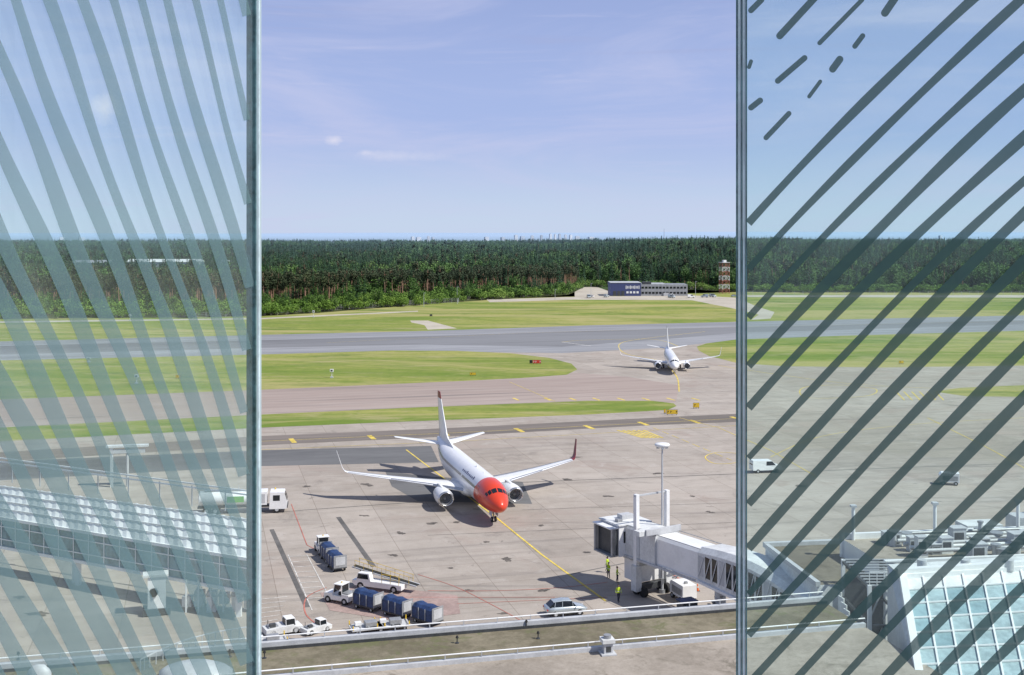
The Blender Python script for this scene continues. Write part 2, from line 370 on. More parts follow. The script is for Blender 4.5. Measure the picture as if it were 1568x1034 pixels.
def birch(h,seed):
    random.seed(seed); b=MB(); b.cyl((0,0,0),(.2,0,h*.8),.17,B_birch,5,.04)
    c=Vector((0,0,h*.56)); cs=crown(b,c,h*.23,h*.40,430,.50,F_birch,10)
    for q,s in cs: b.cyl((0,0,max(1,q.z-2)),q,.06,B_birch,3,.02)
    return b
def shrub(h,seed):
    random.seed(seed); b=MB()
    c=Vector((0,0,h*.5)); cs=crown(b,c,h*.46,h*.46,260,.34,F_shrub,9)
    for q,s in cs: b.cyl((0,0,0),q,.05,B_birch,3,.02)
    return b
protos={}
PC=bpy.data.collections.new('tree_library')
for nm,fn,h in (('spruce',spruce,20),('spruce2',spruce,16),('pine',pine,19),('pine2',pine,17),('birch',birch,16),('birch2',birch,13),('shrub',shrub,5),('shrub2',shrub,6.5)):
    o=fn(h,sum(map(ord,nm))).obj('proto_'+nm); COL.objects.unlink(o); PC.objects.link(o); protos[nm]=(o,h)
random.seed(11)
edge_px=[(-400,497),(0,489),(250,487),(400,485),(500,479),(570,473),(700,463),(800,457),(870,452),(900,440),(935,441),(1050,443),(1128,448),(1568,449),(2000,449)]
def edgeD(px):
    for (a,ya),(c,yc) in zip(edge_px,edge_px[1:]):
        if a<=px<=c:
            y=ya+(yc-ya)*(px-a)/(c-a); return F*H/(y-HY)
    return 700
pts={k:[] for k in protos}
def put(kind,x,y,s):
    if random.random()<.5 and kind+'2' in protos: kind=kind+'2'
    pts[kind].append((x,y,tz(x,y)-.15,s,random.uniform(0,6.28)))
def sample(D0,D1,cell,cb):
    k=int(.5*(2250/F)*(D1**2-D0**2)/cell)
    for i in range(k):
        D=math.sqrt(random.uniform(D0**2,D1**2)); px=random.uniform(-350,1900); x=(px-CX)/F*D
        cb(px,x,D)
def clearing(x,D):
    return -420<x<-235 and 830<D<1150
def c1(px,x,D):
    e=edgeD(px)+9*noise.noise(Vector((x*.03,5,1))); t=D-e
    if t<0 or clearing(x,D): return
    nn=noise.noise(Vector((x*.012,D*.012,1))); n2=noise.noise(Vector((x*.03,D*.03,4)))
    if px<890:
        if t<48:
            q=random.random()
            if q<.62: put('shrub',x,D,random.uniform(.5,1.1)+.4*n2+t*.010)
            elif t>8 and q<.82: put('birch',x,D,random.uniform(.35,.6)+.18*n2+t*.002)
            elif t>16 and n2>-.05: put('spruce',x,D,random.uniform(.3,.6))
            return
        if t<140:
            q=random.random()+nn*.35
            if random.random()<.30: return
            if q<.68: put('pine',x,D,random.uniform(.70,1.0))
            elif q<.84: put('spruce',x,D,random.uniform(.6,1.0))
            else: put('birch',x,D,random.uniform(.55,.95))
            return
    else:
        if t<20:
            put('shrub',x,D,random.uniform(.5,1.3)); return
        if t<55 and random.random()<.5: put('birch',x,D,random.uniform(.45,.95)+.2*n2); return
    if n2>.38: return
    q=random.random()*.75+.08+nn*1.2
    s=.25*n2
    if q<.44: put('spruce',x,D,random.uniform(.65,1.22)+s)
    elif q<.56: put('pine',x,D,random.uniform(.8,1.12)+s)
    else: put('birch',x,D,random.uniform(.7,1.25)+s)
sample(480,700,14,c1)
sample(700,900,21,c1)
sample(900,1500,58,c1)
def c2(px,x,D):
    nn=noise.noise(Vector((x*.005,D*.003,1))); q=random.random()*.5+.22+nn*1.4
    n2=noise.noise(Vector((x*.012,D*.012,4)))
    if n2>.38: return
    s=random.uniform(.75,1.15)+.25*n2
    if q<.44: put('spruce',x,D,s)
    elif q<.5: put('pine',x,D,s)
    else: put('birch',x,D,s*1.12)
sample(1500,3600,250,c2)
def scatter(name,P,proto):
    me=bpy.data.meshes.new(name); me.from_pydata([p[:3] for p in P],[],[])
    a=me.attributes.new('scv','FLOAT_VECTOR','POINT'); r=me.attributes.new('rtv','FLOAT_VECTOR','POINT')
    for i,p in enumerate(P):
        w=p[3]*random.uniform(.9,1.3)*(1.25 if p[1]>1500 else 1); a.data[i].vector=(w,w,p[3]); r.data[i].vector=(random.uniform(-.04,.04),random.uniform(-.04,.04),p[4])
    o=bpy.data.objects.new(name,me); COL.objects.link(o)
    g=bpy.data.node_groups.new(name,'GeometryNodeTree')
    g.interface.new_socket('Geometry',in_out='INPUT',socket_type='NodeSocketGeometry'); g.interface.new_socket('Geometry',in_out='OUTPUT',socket_type='NodeSocketGeometry')
    gi=g.nodes.new('NodeGroupInput'); go=g.nodes.new('NodeGroupOutput')
    oi=g.nodes.new('GeometryNodeObjectInfo'); oi.inputs['Object'].default_value=proto; oi.inputs['As Instance'].default_value=True
    ip=g.nodes.new('GeometryNodeInstanceOnPoints')
    na=g.nodes.new('GeometryNodeInputNamedAttribute'); na.data_type='FLOAT_VECTOR'; na.inputs[0].default_value='scv'
    nr=g.nodes.new('GeometryNodeInputNamedAttribute'); nr.data_type='FLOAT_VECTOR'; nr.inputs[0].default_value='rtv'
    L=g.links.new
    L(gi.outputs[0],ip.inputs['Points']); L(oi.outputs['Geometry'],ip.inputs['Instance'])
    L(na.outputs[0],ip.inputs['Scale']); L(nr.outputs[0],ip.inputs['Rotation']); L(ip.outputs[0],go.inputs[0])
    md=o.modifiers.new('scatter','NODES'); md.node_group=g
NM={'spruce':'spruce_forest','pine':'pine_forest','birch':'birch_forest','shrub':'roadside_shrubs'}
for k,P in pts.items():
    if P: scatter(NM[k.rstrip('2')],P,protos[k][0])
print('TREES',{k:len(v) for k,v in pts.items()})
P=[G(px,y-.5) for px,y in edge_px]+[Vector((900,762,0)),Vector((-900,762,0))]
b=MB(); b.prism(P,None,.005,M_floor); b.obj('forest_floor')
for (x,y,w,dp,h,mt,rf) in ((-338,1128,70,26,9,lgrey,offwhite),(-402,1110,34,20,8.5,navy,grey),(-262,1120,40,20,8,grey,lgrey)):
    e=empty('warehouse',(x,y,tz(x,y)),math.radians(-4))
    b=MB(); b.box((0,0,h/2),(w,dp,h),mt); b.obj('walls',e)
    b=MB(); b.loft([[Vector((xx,-dp/2-.5,h)),Vector((xx,0,h+2.6)),Vector((xx,dp/2+.5,h))] for xx in (-w/2-.5,w/2+.5)],rf,False); b.obj('roof',e)
    b=MB()
    for k in range(int(w/8)): b.box((-w/2+5+k*8,-dp/2-.06,2.3),(4,.1,4.2),dgrey if k%2 else offwhite); b.box((-w/2+5+k*8,-dp/2-.05,6.2),(5,.08,1.1),gdark)
    b.obj('doors_and_windows',e)
# distant city
b=MB(); random.seed(3); cw=pm('hazy_tower_blocks',(.62,.66,.72),.8,var=.1,scale=.02); cd=pm('hazy_blocks',(.44,.50,.58),.8,scale=.02)  # distance haze is mixed into these block colours
for px,top,w in [(790,360.3,7),(800,362,9),(815,361,6),(829,360.5,5),(843,358.3,5),(850,359,4),(857,358.5,5),(866,359.5,5),(874,360,6),(884,362,9),(905,363,12),(632,362.5,7),(641,363.5,10),(656,362,5),(663,363.5,6),(745,363,9),(770,363.5,9),(1200,361,8),(1260,362,12),(1440,361,8),(95,363.5,9),(125,364,12)]:
    D=4700+random.uniform(-300,300); z=H-(top-HY)*D/F; w_=w*D/F*.72; rz_=random.uniform(.3,.6)
    b.box(((px-CX)/F*D,D,z/2),(w_,w_*.6,z),random.choice([cw,cw,cd]),rz_)
    b.box(((px-CX)/F*D,D,z+.8),(w_*.3,4,1.6),cd,rz_)
    for k in range(4): b.box(((px-CX)/F*D,D,z-3-k*4),(w_*1.02,w_*.62,1.0),cd,rz_)
b.cyl(((1017-CX)/F*3800,3800,10),((1017-CX)/F*3800,3800,52),1.6,cd,6,.6); b.obj('city_skyline')
# ------------------------------------------------------------------ airliner
def catmull(S,k):
    out=[];n=len(S)
    for i in range(n-1):
        p0,p1,p2,p3=S[max(i-1,0)],S[i],S[i+1],S[min(i+2,n-1)]
        for q in range(k):
            t=q/k
            out.append([.5*((2*b1)+(c1_-a)*t+(2*a-5*b1+4*c1_-d)*t*t+(3*b1-a-3*c1_+d)*t**3) for a,b1,c1_,d in zip(p0,p1,p2,p3)])
    out.append(list(S[-1])); return out
FS=[(0,.02,2.72,.02),(.12,.36,2.72,.34),(.4,.66,2.74,.62),(.9,1.0,2.80,.94),(1.6,1.3,2.92,1.22),(2.5,1.55,3.08,1.52),(3.6,1.75,3.22,1.8),(5.2,1.88,3.3,1.98),(7,1.88,3.3,2.0),(16,1.88,3.3,2.0),(25,1.88,3.3,2.0),(28,1.8,3.44,1.86),(31,1.52,3.8,1.5),(34,1.1,4.25,1.1),(36.5,.7,4.6,.74),(38.6,.32,4.85,.4),(39.4,.1,4.95,.14)]
FD=catmull(FS,4)
def fsec(y):
    for a,c in zip(FD,FD[1:]):
        if a[0]<=y<=c[0]:
            t=(y-a[0])/max(1e-6,c[0]-a[0]); return [p+(q-p)*t for p,q in zip(a,c)]
    return FD[-1]
def fs_pt(y,th,off=.015):
    _,w,zc,h=fsec(y); return Vector(((w+off)*math.cos(th),y,zc+(h+off)*math.sin(th)))
def airfoil(le,ch,tc,n):
    xs_=[0,.02,.08,.2,.4,.65,1.0]
    yt=lambda x:5*tc*(.2969*math.sqrt(x)-.126*x-.3516*x*x+.2843*x**3-.1036*x**4)
    up=[le+Vector((0,ch*x,0))+n*(yt(x)*ch) for x in xs_]; dn=[le+Vector((0,ch*x,0))-n*(yt(x)*ch*.7) for x in xs_[-2:0:-1]]
    return up+dn
def livery(name,nosecol,edge,ztilt):
    m,nt,out=newmat(name); tc=nt.nodes.new('ShaderNodeTexCoord'); sx=nt.nodes.new('ShaderNodeSeparateXYZ'); nt.links.new(tc.outputs['Object'],sx.inputs[0])
    e=mth(nt,'ADD',mth(nt,'MULTIPLY',mth(nt,'SUBTRACT',sx.outputs[2],3.3),ztilt),edge)
    f=mth(nt,'LESS_THAN',sx.outputs[1],e)
    d=ramp(nt,nz(nt,tc.outputs['Object'],.7,5,.6),.4,.7)
    w=mixc(nt,mth(nt,'MULTIPLY',d,.35),(.83,.83,.83),(.70,.71,.72))
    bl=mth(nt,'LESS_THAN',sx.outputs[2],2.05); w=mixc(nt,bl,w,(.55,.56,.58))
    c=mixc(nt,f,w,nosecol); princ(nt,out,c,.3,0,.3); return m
def aircraft(name,loc,rz,scale,body,winglet_mats,finmat,small=False):
    e=empty(name,loc,rz,scale)
    b=MB(); n=36
    rings=[[Vector((w*math.cos(t),y,zc+h*math.sin(t))) for t in [2*math.pi*i/n for i in range(n)]] for y,w,zc,h in FD]
    b.loft(rings,body)
    fr=[]
    for y,w,h in [(11.5,.3,.2),(12.5,1.5,.6),(14,2.1,.95),(18,2.2,1.05),(21,1.9,.9),(23,1.2,.5),(24,.3,.2)]:
        fr.append([Vector((w*math.cos(t),y,1.95+h*math.sin(t))) for t in [2*math.pi*i/16 for i in range(16)]])
    b.loft(fr,offwhite)
    b.obj('fuselage',e)
    b=MB()
    def patch(y0,y1,t0,t1,mat,off=.02,k=3):
        vs=[fs_pt(y0+(y1-y0)*i/k,math.radians(t0+(t1-t0)*j/k),off) for i in range(k+1) for j in range(k+1)]
        b.add(vs,[(i*(k+1)+j,i*(k+1)+j+1,(i+1)*(k+1)+j+1,(i+1)*(k+1)+j) for i in range(k) for j in range(k)],mat,True)
    for sgn in (0,1):
        S=lambda t:(180-t) if sgn else t
        patch(1.85,2.6,S(62),S(87),gdark); patch(2.0,2.7,S(43),S(59),gdark); patch(2.25,2.9,S(27),S(39),gdark)
        y=7.0
        while y<32.5:
            if not (14.6<y<15.2): patch(y,y+.26,S(14),S(23),gdark,.02,1)
            y+=.52
        for d0,d1 in ((5.2,6.1),(32.6,33.4)):
            for a,c in ((d0,d0+.05),(d1,d1+.05)): patch(a,c,S(-22),S(32),dgrey,.02,4)
            patch(d0,d1,S(31),S(32.5),dgrey,.021,2); patch(d0,d1,S(-22),S(-20.5),dgrey,.021,2)
        if not small:
            yy=9.0
            for k in range(9):
                patch(yy,yy+.42,S(36),S(44 if k not in (0,5) else 49),navy,.02,2); yy+=.75
    b.obj('windows_and_doors',e)
    b=MB(); up=Vector((0,0,1))
    for sg in (-1,1):
        secs=[(0.8,12.2,8.6,2.0,.13),(1.9,13.2,7.6,2.1,.13),(5.6,15.6,4.9,2.55,.12),(11,18.3,3.1,3.15,.11),(16.6,21.1,1.7,3.8,.1)]
        R=[airfoil(Vector((sg*x,y,z)),c,t,up) for x,y,c,z,t in secs]
        b.loft(R,white)
        for x,y,z in ((3.9,19.2,2.2),(7.2,19.7,2.55),(10.4,20.6,2.95)):
            b.cyl((sg*x,y-1.2,z-.05),(sg*x,y+.6,z-.12),.2,offwhite,8,.1); b.cyl((sg*x,y+.6,z-.12),(sg*x,y+1.6,z-.1),.1+.001,offwhite,8,.01)
        for (x0,y0,c0,z0,_),(x1,y1,c1_,z1,_) in zip(secs[1:],secs[2:]):
            q=[Vector((sg*x0,y0-.03,z0)),Vector((sg*x1,y1-.03,z1)),Vector((sg*x1,y1+.22,z1+.105*c1_*.45+.02)),Vector((sg*x0,y0+.32,z0+.12*c0*.38+.02))]
            b.add(q,[(0,1,2,3)],metal)
    b.obj('wings',e)
    for sg,wm in ((-1,winglet_mats[0]),(1,winglet_mats[1])):
        b=MB(); 
        W=[(16.6,21.1,1.7,3.8,up),(17.0,21.5,1.5,3.95,Vector((-sg*.5,0,.85))),(17.3,22.0,1.25,4.4,Vector((-sg*.95,0,.3))),(17.9,23.4,.62,6.5,Vector((-sg,0,.2)))]
        b.loft([airfoil(Vector((sg*x,y,z)),c,.09,nn.normalized()) for x,y,c,z,nn in W],wm); b.obj('winglet',e)
    b=MB()
    for sg in (-1,1):
        b.loft([airfoil(Vector((sg*.3,33.2,4.75)),4.3,.1,up),airfoil(Vector((sg*7.2,37.3,5.6)),1.5,.09,up)],white)
    b.obj('tailplane',e)
    b=MB(); nx=Vector((1,0,0))
    b.loft([airfoil(Vector((0,31.0,4.9)),7.4,.09,nx),airfoil(Vector((0,32.2,6.2)),6.0,.09,nx),airfoil(Vector((0,36.7,11.4)),2.7,.09,nx)],white)
    b.loft([airfoil(Vector((0,36.7,11.4)),2.7,.09,nx),airfoil(Vector((0,37.4,12.4)),2.0,.08,nx)],finmat)
    b.prof([(26.5,5.15),(31.3,4.9),(33,6.9),(31.5,6.1)],-.1,.1,white)
    b.obj('fin',e)
    for sg in (-1,1):
        b=MB(); cx=sg*4.85; cz=1.72; k=28
        def ring(y,r,zz=0): return [Vector((cx+r*1.04*math.cos(t),y,cz+zz+r*(.96 if math.sin(t)>0 else .92)*math.sin(t))) for t in [2*math.pi*i/k for i in range(k)]]
        lip=[ring(y,r) for y,r in [(10.85,.80),(10.62,.84),(10.5,.92),(10.58,1.0),(10.8,1.06)]]
        b.loft(lip,metal,cap=False)
        b.loft([ring(y,r,z) for y,r,z in [(10.8,1.06,0),(11.5,1.14,0),(12.5,1.16,0),(13.6,1.08,.03),(14.6,.92,.08)]],white,cap=False)
        b.loft([ring(14.6,.92,.08),ring(14.55,.7,.08)],dgrey,cap=False)
        b.loft([ring(14.2,.66,.08),ring(15.4,.5,.1),ring(15.7,.36,.1)],grey)
        b.loft([ring(10.85,.80),ring(11.4,.80)],lgrey,cap=False)
        b.loft([ring(11.4,.80),ring(11.41,.02)],dgrey,cap=False)
        b.cyl((cx,10.95,cz),(cx,11.4,cz),.03,grey,12,.26)
        for i in range(20):
            t=2*math.pi*i/20; d=Vector((math.cos(t),0,math.sin(t))); q=Vector((-math.sin(t),0,math.cos(t)))
            c=Vector((cx,11.3,cz)); b.add([c+d*.25-q*.02,c+d*.77-q*.06,c+d*.77+q*.06+Vector((0,.08,0)),c+d*.25+q*.03+Vector((0,.08,0))],[(0,1,2,3)],grey)
        b.prof([(11.6,cz+1.05),(15.2,cz+.55),(17.2,2.3),(17,2.65),(14.5,2.95)],cx-.16,cx+.16,white)
        b.obj('engine',e)
    b=MB()
    b.cyl((0,4.0,.4),(0,4.15,1.9),.09,lgrey,8); b.cyl((0,4.0,.5),(0,4.9,1.5),.05,lgrey,6)
    for x in (-.24,.24): b.cyl((x-.1,4,.36),(x+.1,4,.36),.35,black,18); b.cyl((x-.11,4,.36),(x+.11,4,.36),.17,lgrey,10)
    for x in (-.4,.4): b.box((x,4.0,1.15),(.03,1.5,.7),white)
    for sg in (-1,1):
        b.cyl((sg*2.86,19.7,.5),(sg*2.7,19.5,2.3),.14,lgrey,8)
        b.cyl((sg*2.86,19.7,.9),(sg*1.6,19.6,1.9),.08,lgrey,6)
        for x in (-.43,.43): b.cyl((sg*2.86+x-.19,19.7,.56),(sg*2.86+x+.19,19.7,.56),.555,black,20); b.cyl((sg*2.86+x-.2,19.7,.56),(sg*2.86+x+.2,19.7,.56),.26,lgrey,12)
        b.box((sg*3.05,19.7,1.5),(.04,.9,1.0),offwhite)
    b.cyl((0,9,5.28),(0,9.3,5.62),.05,white,6,.02); b.prof([(13,5.28),(13.5,5.28),(13.6,5.6),(13.4,5.6)],-.03,.03,white)
    b.obj('landing_gear',e)
    return e
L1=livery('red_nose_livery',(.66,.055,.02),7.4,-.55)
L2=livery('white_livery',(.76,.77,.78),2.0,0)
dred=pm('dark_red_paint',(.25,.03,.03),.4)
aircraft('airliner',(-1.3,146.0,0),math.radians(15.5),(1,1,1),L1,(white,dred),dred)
g=G(1031,573)
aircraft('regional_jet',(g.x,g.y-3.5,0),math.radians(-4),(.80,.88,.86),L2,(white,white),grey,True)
# ------------------------------------------------------------------ vehicles
def wheel(b,x,y,r,w=.22):
    b.cyl((x-w/2,y,r),(x+w/2,y,r),r,black,16); b.cyl((x-w/2-.01,y,r),(x+w/2+.01,y,r),r*.5,lgrey,10)
def heading(a,c): d=c-a; return math.atan2(-d.x,d.y)
def tug(loc,rz):
    b=MB(); b.prof([(-1.5,.35),(1.55,.35),(1.55,.95),(.55,1.05),(.45,.8),(-.6,.8),(-.65,1.05),(-1.5,1.05)],-.68,.68,white)
    b.box((0,-1.0,1.12),(1.2,.8,.12),grey)
    for x in (-.6,.6):
        b.beam((x,.45,1.0),(x,.25,1.9),.06,white); b.beam((x,-.62,1.0),(x,-.62,1.9),.06,white)
    b.box((0,-.18,1.95),(1.36,1.05,.08),white); b.box((0,-.25,.95),(.6,.5,.3),black); b.box((0,-.5,1.3),(.6,.1,.5),black)
    b.add([(-.55,.44,1.05),(.55,.44,1.05),(.55,.27,1.88),(-.55,.27,1.88)],[(0,1,2,3)],gdark)
    b.add([(-.55,-.64,1.05),(.55,-.64,1.05),(.55,-.64,1.88),(-.55,-.64,1.88)],[(0,1,2,3)],gdark)
    b.box((0,1.58,.5),(1.3,.1,.2),dgrey); b.beam((0,-1.5,.45),(0,-2.0,.4),.06,dgrey)
    for x in (-.6,.6):
        for y in (-1.0,1.05): wheel(b,x,y,.34)
        b.box((x*.8,1.56,.78),(.2,.03,.12),yellow)
    b.cyl((0,-.2,1.99),(0,-.2,2.12),.07,yellow,8)
    return b.obj('baggage_tug',None,loc,rz,.02)
def cart(loc,rz):
    b=MB(); b.box((0,0,.42),(1.5,2.9,.12),dgrey)
    rg=[]
    for k in range(9):
        y=-1.33+2.66*k/8; sg_=.05*math.sin(k*math.pi/8*4)+random.uniform(-.02,.02)
        rg.append([Vector((x,y,z)) for x,z in ((-.72,.49),(-.72-sg_*.5,1.1),(-.70,1.55),(-.42,1.80-sg_),(0,1.86-sg_),(.42,1.80-sg_),(.70,1.55),(.72+sg_*.5,1.1),(.72,.49))])
    b.loft(rg,blue,False)
    for y in (-1.4,1.4):
        b.box((0,y,1.15),(1.5,.06,1.35),grey)
        b.box((0,y+(.04 if y>0 else -.04),1.2),(1.1,.02,.9),lgrey)
    for y in (-.45,.45):
        for x in (-.765,.765): b.box((x,y,1.05),(.03,.05,1.1),offwhite)
    for x in (-.62,.62):
        for y in (-1.0,1.0): wheel(b,x,y,.22,.14)
    b.beam((0,1.45,.4),(0,1.95,.35),.05,dgrey)
    return b.obj('baggage_cart',None,loc,rz,.02)
a=G(494,846); c=G(519,876); rz=heading(c,a); d=(c-a).normalized()
tug(a,rz)
for k in (1,2): cart(a+d*(3.55*k),rz+.05*k)
a=G(521,922); c=G(657,955); rz=heading(c,a); d=(c-a).normalized()
tug(a,rz+.1)
for k in (1,2,3): cart(a+d*(3.75*k),rz-.04*k)
def beltloader(loc,rz):
    b=MB(); b.prof([(-2.9,.4),(2.6,.4),(2.9,.7),(2.9,.95),(1.0,1.0),(-2.9,.9)],-.95,.3,white)
    b.prof([(.7,.95),(2.4,.95),(2.2,1.75),(.9,1.75)],-.95,-.25,white); b.prof([(.95,1.15),(2.3,1.15),(2.15,1.65),(1.05,1.65)],-.97,-.23,gdark)
    p0=Vector((.35,3.4,2.0)); p1=Vector((.35,-4.2,.75))
    for dx in (-.42,.42): b.beam(p0+Vector((dx,0,0)),p1+Vector((dx,0,0)),.13,lgrey)
    q=Vector((.38,0,.03)); qq=Vector((.38,0,-.03)); b.add([p0-qq,p0+q,p1+q,p1-qq],[(0,1,2,3)],black)
    for sd in (-.48,.48):
        for k in range(7):
            t=.05+k*.14; p=p0.lerp(p1,t)+Vector((sd,0,0)); b.beam(p,p+Vector((0,0,.8)),.04,yellow)
        for hgt in (.4,.8): b.beam(p0.lerp(p1,.05)+Vector((sd,0,hgt)),p0.lerp(p1,.9)+Vector((sd,0,hgt)),.045,yellow)
    for hgt in (.45,.9): b.beam(Vector((-.9,-.6,.95+hgt)),Vector((-.9,-2.6,.95+hgt)),.05,yellow)
    for y in (-.6,-1.6,-2.6): b.beam((-.9,y,.9),(-.9,y,1.85),.05,yellow)
    b.beam((.35,2.3,.8),(.35,2.7,1.8),.12,dgrey)
    for x in (-.85,.7):
        for y in (-2.0,1.9): wheel(b,x,y,.4)
    return b.obj('belt_loader',None,loc,rz,.02)
beltloader(G(582,905)+Vector((0,.6,0)),math.radians(68))
def truck(loc,rz):
    b=MB()
    b.prof([(3.6,.55),(5.9,.55),(5.95,1.5),(5.55,2.75),(3.7,2.8)],-1.2,1.2,white)
    b.prof([(4.1,1.65),(5.0,1.65),(5.0,2.4),(4.1,2.4)],-1.215,1.215,gdark)
    b.add([(-1.05,5.96,1.6),(1.05,5.96,1.6),(1.0,5.65,2.6),(-1.0,5.65,2.6)],[(0,1,2,3)],gdark)
    b.box((0,5.95,.85),(2.3,.12,.4),dgrey)
    b.box((0,-.6,.85),(1.0,10.4,.25),dgrey)
    b.box((0,2.2,2.0),(2.3,2.2,1.7),white)
    rg=[]
    for y in (-5.6,-5.5,.8,.9):
        r=1.0 if y in (-5.5,.8) else .85
        rg.append([Vector((1.2*r*math.cos(t),y,2.0+.95*r*math.sin(t))) for t in [2*math.pi*i/20 for i in range(20)]])
    b.loft(rg,white); b.box((1.205,-.8,2.0),(.03,2.2,.8),green); b.box((-1.205,-.8,2.0),(.03,2.2,.8),green)
    b.box((0,-2.4,3.0),(.8,5,.12),grey)
    for y in (-5,-3,-.5): b.beam((.4,y,3.0),(.4,y,3.5),.05,lgrey); b.beam((-.4,y,3.0),(-.4,y,3.5),.05,lgrey)
    for x in (-1.02,1.02):
        for y in (-4.6,-3.4,4.6): wheel(b,x,y,.5,.3)
        b.box((x*1.14,2.2,2.0),(.02,1.7,1.2),lgrey)
    b.cyl((-.7,4.3,2.82),(-.7,4.3,3.0),.1,yellow,8)
    return b.obj('fuel_truck',None,loc,rz,.04)
p=G(440,787); truck(p+Vector((-6.2,.9,0)),math.radians(-82))
def car(name,loc,rz,mat,van=False,L=4.3):
    b=MB(); W=.88; h=L/2
    if van:
        body=[(-h,.45),(h,.45),(h+.02,.8),(h-.1,1.05),(h-.95,1.25),(h-1.6,1.9),(-h+.08,1.95),(-h,1.6)]
        def sec(x): return [Vector((x if z<1.1 else x*(1-.12*(z-1.1)/.85),y,z)) for y,z in body]
        b.loft([sec(-W),sec(W)],mat,False)
        for sx_ in (-1,1):
            q=[(h-1.0,1.22),(h-1.58,1.8),(h-2.5,1.8),(h-2.5,1.22)]
            b.add([(sx_*(W*(1-.12*(z-1.1)/.85)+.012),y,z) for y,z in q],[(0,1,2,3)],gdark)
        b.add([(-.72,h-.97,1.29),(.72,h-.97,1.29),(.64,h-1.50,1.86),(-.64,h-1.50,1.86)],[(0,1,2,3)],gdark)
        b.add([(-.6,-h-.02,1.25),(.6,-h-.02,1.25),(.58,-h+.03,1.75),(-.58,-h+.03,1.75)],[(0,1,2,3)],gdark)
    else:
        st=[(-h,.45,.78,.62),(-h+.08,.38,.95,.80),(-h+.8,.3,1.0,.88),(0,.3,.98,.9),(h-1.2,.3,.95,.89),(h-.4,.32,.82,.84),(h-.05,.4,.68,.72),(h,.45,.6,.6)]
        b.loft([[Vector((s_*w,y,z)) for s_,z in ((-1,z0+.05),(-.9,z0),(.9,z0),(1,z0+.05),(1.0,(z0+z1)/2+.1),(.93,z1-.03),(.8,z1),(-.8,z1),(-.93,z1-.03),(-1.0,(z0+z1)/2+.1))] for y,z0,z1,w in st],mat)
        gh=[(-h+.25,.96,.74,.02),(-h+.75,.96,.76,.46),(-.3,.96,.78,.52),(.45,.96,.78,.46),(h-1.15,.93,.76,.02)]
        b.loft([[Vector((-w,y,z)),Vector((-w*.8,y,z+hh)),Vector((w*.8,y,z+hh)),Vector((w,y,z))] for y,z,w,hh in gh],gdark,False)
        b.loft([[Vector((-w*.79,y,z+hh-.01)),Vector((-w*.6,y,z+hh+.035)),Vector((w*.6,y,z+hh+.035)),Vector((w*.79,y,z+hh-.01))] for y,z,w,hh in ((-h+.7,.96,.76,.44),(-.3,.96,.78,.52),(.45,.96,.78,.46))],mat,True)
        for sx_ in (-1,1):
            for y0 in (-.55,.55,-1.35): b.beam((sx_*.775,y0,.96),(sx_*.63,y0*.9,1.44),.05,mat)
            b.box((sx_*.6,h-.06,.62),(.3,.1,.12),lgrey); b.box((sx_*.65,-h+.02,.75),(.2,.08,.14),red); b.box((sx_*.98,.85,.98),(.16,.1,.12),mat)
        b.box((0,h-.01,.45),(.9,.06,.16),dgrey)
    for x in (-W+.1,W-.1):
        for y in (-h+.8,h-.85): wheel(b,x,y,.32,.2)
    return b.obj(name,None,loc,rz,0)
car('parked_car',G(866,943)+Vector((0,.5,0)),math.radians(-74),silver,L=4.1)
car('white_van',G(1172,723),math.radians(-80),white,True,4.7)
def tractor(loc,rz,sc=.78):
    b=MB(); b.prof([(-2.2,.3),(2.2,.3),(2.25,.9),(1.2,1.0),(1.2,1.15),(-.6,1.1),(-2.2,.95)],-1.0,1.0,offwhite)
    b.prof([(.2,1.05),(1.5,1.0),(1.3,1.75),(.35,1.8)],-.75,.75,gdark); b.box((0,.82,1.83),(1.5,1.1,.07),white)
    for sx_ in (-.74,.74):
        for y in (.28,1.4): b.beam((sx_,y,1.0),(sx_,y-.05,1.8),.07,white)
    b.box((0,-1.2,1.1),(1.2,1.2,.2),grey); b.box((0,2.25,.6),(1.8,.12,.25),yellow); b.box((.4,-1.3,1.3),(.5,.7,.4),dgrey)
    b.cyl((-.5,-1.6,1.1),(-.5,-1.6,1.7),.05,dgrey,6)
    for x in (-.85,.85):
        for y in (-1.4,1.4): wheel(b,x,y,.42,.3)
    return b.obj('pushback_tractor',None,loc,rz,.03,(sc,sc,sc))
tractor(G(432,970),math.radians(-62)); tractor(G(484,968),math.radians(-48),.62)
def dolly(loc,rz):
    b=MB(); b.box((0,0,.4),(1.9,3.2,.12),lgrey); b.box((0,0,.55),(1.7,.15,.15),grey)
    for y in (-1.4,-.7,.7,1.4): b.cyl((-.85,y,.5),(.85,y,.5),.06,metal,8)
    for x in (-.9,.9):
        for y in (-1.5,1.5): b.box((x,y,.65),(.1,.1,.4),yellow)
        for y in (-1.1,1.1): wheel(b,x*.85,y,.2,.14)
    b.beam((0,1.6,.4),(0,2.4,.3),.06,dgrey)
    b.box((.2,.3,.75),(.9,1.1,.4),grey); b.box((-.3,-.8,.68),(.5,.6,.3),white)
    return b.obj('luggage_dolly',None,loc,rz,.015)
dolly(G(562,966),math.radians(-70)); dolly(G(600,962),math.radians(-75)); dolly(G(412,988),math.radians(-70))
def gpu(loc,rz):
    b=MB(); b.prof([(-1.4,.45),(1.4,.45),(1.4,1.5),(1.1,1.8),(-1.4,1.8)],-.8,.8,white); b.prof([(-1.2,.7),(.9,.7),(.9,1.4),(-1.2,1.4)],-.815,.815,grey)
    for x in (-.7,.7):
        for y in (-.9,.9): wheel(b,x,y,.3)
    b.beam((0,1.4,.5),(0,2.3,.35),.07,dgrey); b.box((0,-.6,1.9),(.3,.3,.2),grey)
    return b.obj('ground_power_unit',None,loc,rz,.02)
